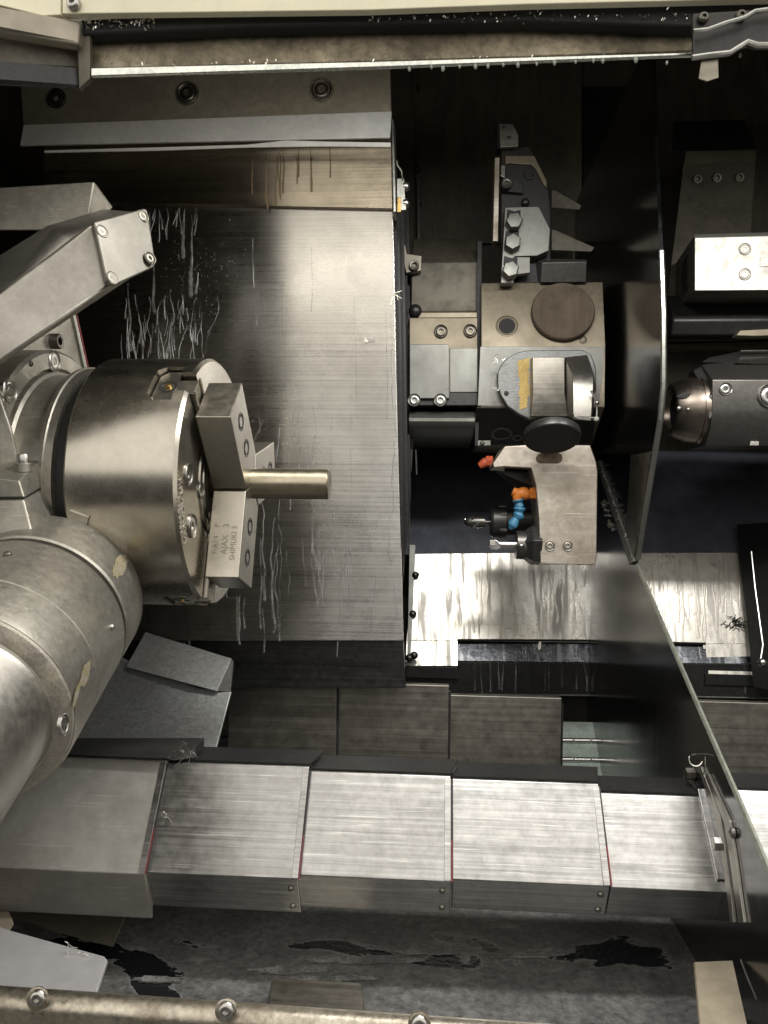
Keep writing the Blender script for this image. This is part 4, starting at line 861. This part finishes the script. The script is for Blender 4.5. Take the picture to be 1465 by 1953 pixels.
for k in range(4):
    pts = []
    for j in range(9):
        q = k * 1.571 + j * .28; pts.append(p + V((-.086 - j * .0025, 0, 0)) + V((0, math.cos(q), math.sin(q))) * (.0082 - max(0, j - 4) * .0012))
    g.tube(pts, .0013, 5)
part('mill_flute', g, m_tank, t4, bevel=0)
t5 = thing('coolant_hose', 'segmented coolant hose with orange elbow and blue ball links beside the lower holder', 'hose', Y(1020, 943, 1.13))
hd = 1.118
part('hex_fitting', G().lathe(Y(1027, 942, hd), (-1, 0, .02), [(-.002, .006), (.003, .006), (.003, .0085), (.012, .0085), (.012, .006), (.016, .006)], 6), m_orange, t5, bevel=.0005, smooth=10)
part('elbow', G().tube(YL([(1012, 943), (1006, 943), (1002, 942), (997, 941), (990, 943), (987, 948), (988, 954)], hd), [.0045, .0075, .0088, .0088, .0082, .0072, .0065], 16), m_orange, t5, bevel=0)
part('elbow_cap', G().lathe(Y(990, 942, hd), (-.9, 0, .35), [(-.004, .0066), (.006, .0062), (.009, .0058), (.0095, .004)], 16), m_orange, t5, bevel=0)
def link(p0, p1, r0, r1):
    ax_ = p1 - p0; L_ = ax_.length
    return G().lathe(p0, ax_, [(-.001, r0 * .55), (0, r0 * .95), (L_ * .12, r0), (L_ * .45, r0 * .62), (L_ * .62, r0 * .72), (L_ * .85, r1), (L_ * .98, r1 * .9), (L_, r1 * .5)], 24)
L = YL([(988, 953), (991, 968), (993, 976), (989, 989), (984, 993), (975, 1004)], hd)
part('ball_link', link(L[0], L[1], .0080, .0062), m_blue, t5, bevel=0); part('ball_link', link(L[1] + (L[1] - L[0]) * .02, L[3], .0082, .0068), m_blue, t5, bevel=0)
part('ball_link', link(L[3] + V((.001, 0, .006)), L[5] + V((.002, 0, .003)), .0078, .0058), m_blue, t5, bevel=0)
part('nozzle', G().lathe(L[5] + V((.003, 0, .004)), (-.5, 0, -.86), [(-.004, .006), (0, .0068), (.003, .0066), (.007, .0036), (.009, .0022)], 20), m_blue, t5, bevel=0)
t6 = thing('dark_coolant_nozzle', 'small brick red coolant nozzle in shadow left of the lower holder', 'nozzle', Y(926, 884, 1.18))
part('hex_fitting', G().lathe(Y(940, 880, 1.18), (-1, 0, 0), [(0, .008), (.010, .008)], 6), m_orgdk, t6, bevel=.0005, smooth=10)
part('elbow', G().tube(YL([(932, 880), (925, 882), (919, 886), (914, 889)], 1.18), [.0065, .007, .006, .0045], 12), m_orgdk, t6, bevel=0)

DK = 1.0
# ================================================================== right hand work area
t = thing('right_column', 'tall dark sloping column casting with three bolts in the right bay', 'column', Y(1360, 640, 1.3))
part('column_cap', hullpx([(1284, 234, 1.36), (1296, 231, 1.36), (1415, 229, 1.36), (1444, 285, 1.33), (1282, 290, 1.33), (1284, 234, 1.48), (1420, 229, 1.48)]), m_black, t, bevel=.002)
part('column_face', hullpx([(1308, 289, 1.32), (1443, 287, 1.32), (1432, 330, 1.31), (1300, 330, 1.31), (1420, 650, 1.21), (1262, 650, 1.21), (1308, 289, 1.48), (1443, 287, 1.48), (1420, 650, 1.48), (1270, 640, 1.48)]), m_col, t, bevel=.002)
part('mounting_plate', G().prism([Y(1309, 288, 1.3185), Y(1442, 286, 1.3185), Y(1433, 330, 1.3075), Y(1301, 330, 1.3075)], (0, .003, 0)), m_tur, t)
for x, y in ((1329, 342), (1366, 340), (1409, 339)): bolt(Y(x, y, 1.302), (0, -.9, -.3), .0075, t, 'socket', m_col)
t = thing('bright_tool_block', 'bright clean rectangular tool block with two socket screws in the right bay', 'tool block', Y(1400, 555, 1.12))
part('block', hullpx([(1325, 453, 1.10), (1640, 445, 1.10), (1640, 553, 1.10), (1325, 555, 1.10), (1322, 447, 1.13), (1640, 438, 1.13)]), m_block, t, bevel=.0012)
part('side_cheek', hullpx([(1324, 449, 1.104), (1324, 556, 1.104), (1290, 500, 1.25), (1282, 600, 1.25), (1600, 470, 1.25), (1600, 600, 1.25), (1600, 556, 1.11)]), m_col, t, bevel=.0012)
for y in (475, 523): bolt(Y(1421, y, 1.0992), FR, .0062, t, 'sunk', m_block)
part('slot', G().prism(YL([(1450, 491), (1470, 490), (1470, 508), (1450, 509)], 1.0985), (0, .003, 0)), m_holder, t)
part('boss_ring', G().lathe(X(1311, 520, Y(1311, 520, 1.15).x - .001), (-1, 0, 0), [(0, .026), (.0008, .026), (.0012, .025), (.0006, .024)], 40), m_dark, t, bevel=0)
t = thing('lower_drum_cover', 'black rounded cover with a curved grey lip under the bright block', 'cover', Y(1380, 640, 1.2))
part('drum', bodyprism(Y(1268, 600, 1.2).x, .95, [(1.17, zY(640, 1.17, 1400)), (1.16, zY(610, 1.16, 1400)), (1.18, zY(570, 1.18, 1400)), (1.3, zY(556, 1.3, 1400)), (1.45, zY(560, 1.4, 1400)), (1.45, zY(645, 1.4, 1400))]), m_dark, t, bevel=.004)
part('lip_plate', G().prism(YL([(1404, 640), (1412, 630), (1640, 618), (1640, 634), (1440, 641)], 1.15), (0, .02, 0)), m_tur, t, bevel=.001)
t = thing('bay_shelf', 'thin tan ledge bar between drum cover and live tool', 'ledge', Y(1360, 655, 1.3))
part('bar', G().prism(YL([(1262, 657), (1640, 645), (1640, 660), (1262, 664)], 1.30), (0, .03, 0)), m_tur, t)
part('back_sheet', G().prism(YL([(1262, 664), (1640, 660), (1640, 790), (1262, 775)], 1.34), (0, .01, 0)), m_col, t)
# live tool
LY = 1.10; lz = Y(1340, 782, LY).z
t = thing('live_tool_head', 'dark grey faceted live tool head with a cone nose pointing left', 'tool head', Y(1400, 850, 1.1))
xa = Y(1356, 782, LY - .045).x
lx = lambda px: Y(px, 782, LY - .04).x
pr = [(-.048, .034), (-.048, -.005), (-.043, -.028), (-.022, -.052), (.05, -.052), (.05, .062), (-.005, .062)]
A = [V((lx(1354), LY + yy, lz + zz)) for yy, zz in pr]; B = [V((1.0, LY + yy, lz + zz)) for yy, zz in pr]
part('head_body', G().loft(A, B), m_live, t, bevel=.0012)
pr2 = [(-.0485, .033), (-.0485, .034), (-.046, .037), (-.02, .056), (-.005, .060), (0, .04)]
part('bevel_collar', hullpx([(1352, 757, LY - .046), (1378, 736, LY - .048), (1352, 800, LY - .046), (1322, 706, LY - .01), (1345, 694, LY), (1400, 690, LY + .01), (1350, 840, LY - .02), (1330, 800, LY - .02), (1420, 736, LY - .046)]), m_live, t, bevel=.001)
part('top_ridge', hullpx([(1338, 690, LY + .03), (1425, 690, LY + .03), (1405, 680, LY + .05), (1352, 682, LY + .05), (1640, 690, LY + .04), (1640, 668, LY + .06), (1420, 668, LY + .07), (1440, 700, LY + .04), (1640, 700, LY + .02)]), m_live, t)
part('upper_edge', G().tube(YL([(1412, 669), (1640, 667)], LY + .05), .0012, 6), m_edge, t, bevel=0)
p = V((lx(1350), LY, lz))
part('nose', G().lathe(p, (-1, 0, 0), [(-.012, .047), (.004, .047), (.0042, .0455), (.016, .044), (.036, .037), (.0385, .0345), (.039, .028), (.036, .0262), (.02, .025)], 64), m_nose, t, bevel=0)
part('nose_bore', G().lathe(p, (-1, 0, 0), [(.02, .0255), (.0305, .0255)], 40), m_black, t, bevel=0)
def on_lathe(px, py, rr): # point on the nose facing the camera
    q = Y(px, py, LY); dz = q.z - lz; yy = LY - math.sqrt(max(1e-6, rr * rr - dz * dz)); return Y(px, py, yy)
for x, y, s in ((1294, 779, .0035), (1312, 781, .0026)): bolt(on_lathe(x, y, .040), (-.25, -.97, 0), s, t, 'dome', m_screw)
q_ = on_lathe(1313, 756, .0415)
part('wrench_slot', G().hull([q_ + V((dx * .016, -.001 - (.001 if abs(dx) < .5 else 0), dz * .0045)) for dx, dz in ((-1, 0), (-.6, .7), (0, 1), (.7, .7), (1, .2), (.8, -.5), (0, -.9), (-.7, -.6))] + [q_ + V((0, .006, 0))]), m_black, t, bevel=0)
bolt(Y(1384, 742, LY - .0485), FR, .0065, t, 'sunk', m_screw)
tg = part('drain_tag', G().prism(YL([(1432, 842), (1448, 842), (1448, 850), (1430, 850)], LY - .03), (0, .01, 0)), m_screw, t)
bolt(Y(1470, 755, LY - .05), FR, .012, t, 'sunk', m_screw)
bolt(Y(1494, 695, LY - .02), FR, .010, t, 'sunk', m_screw)
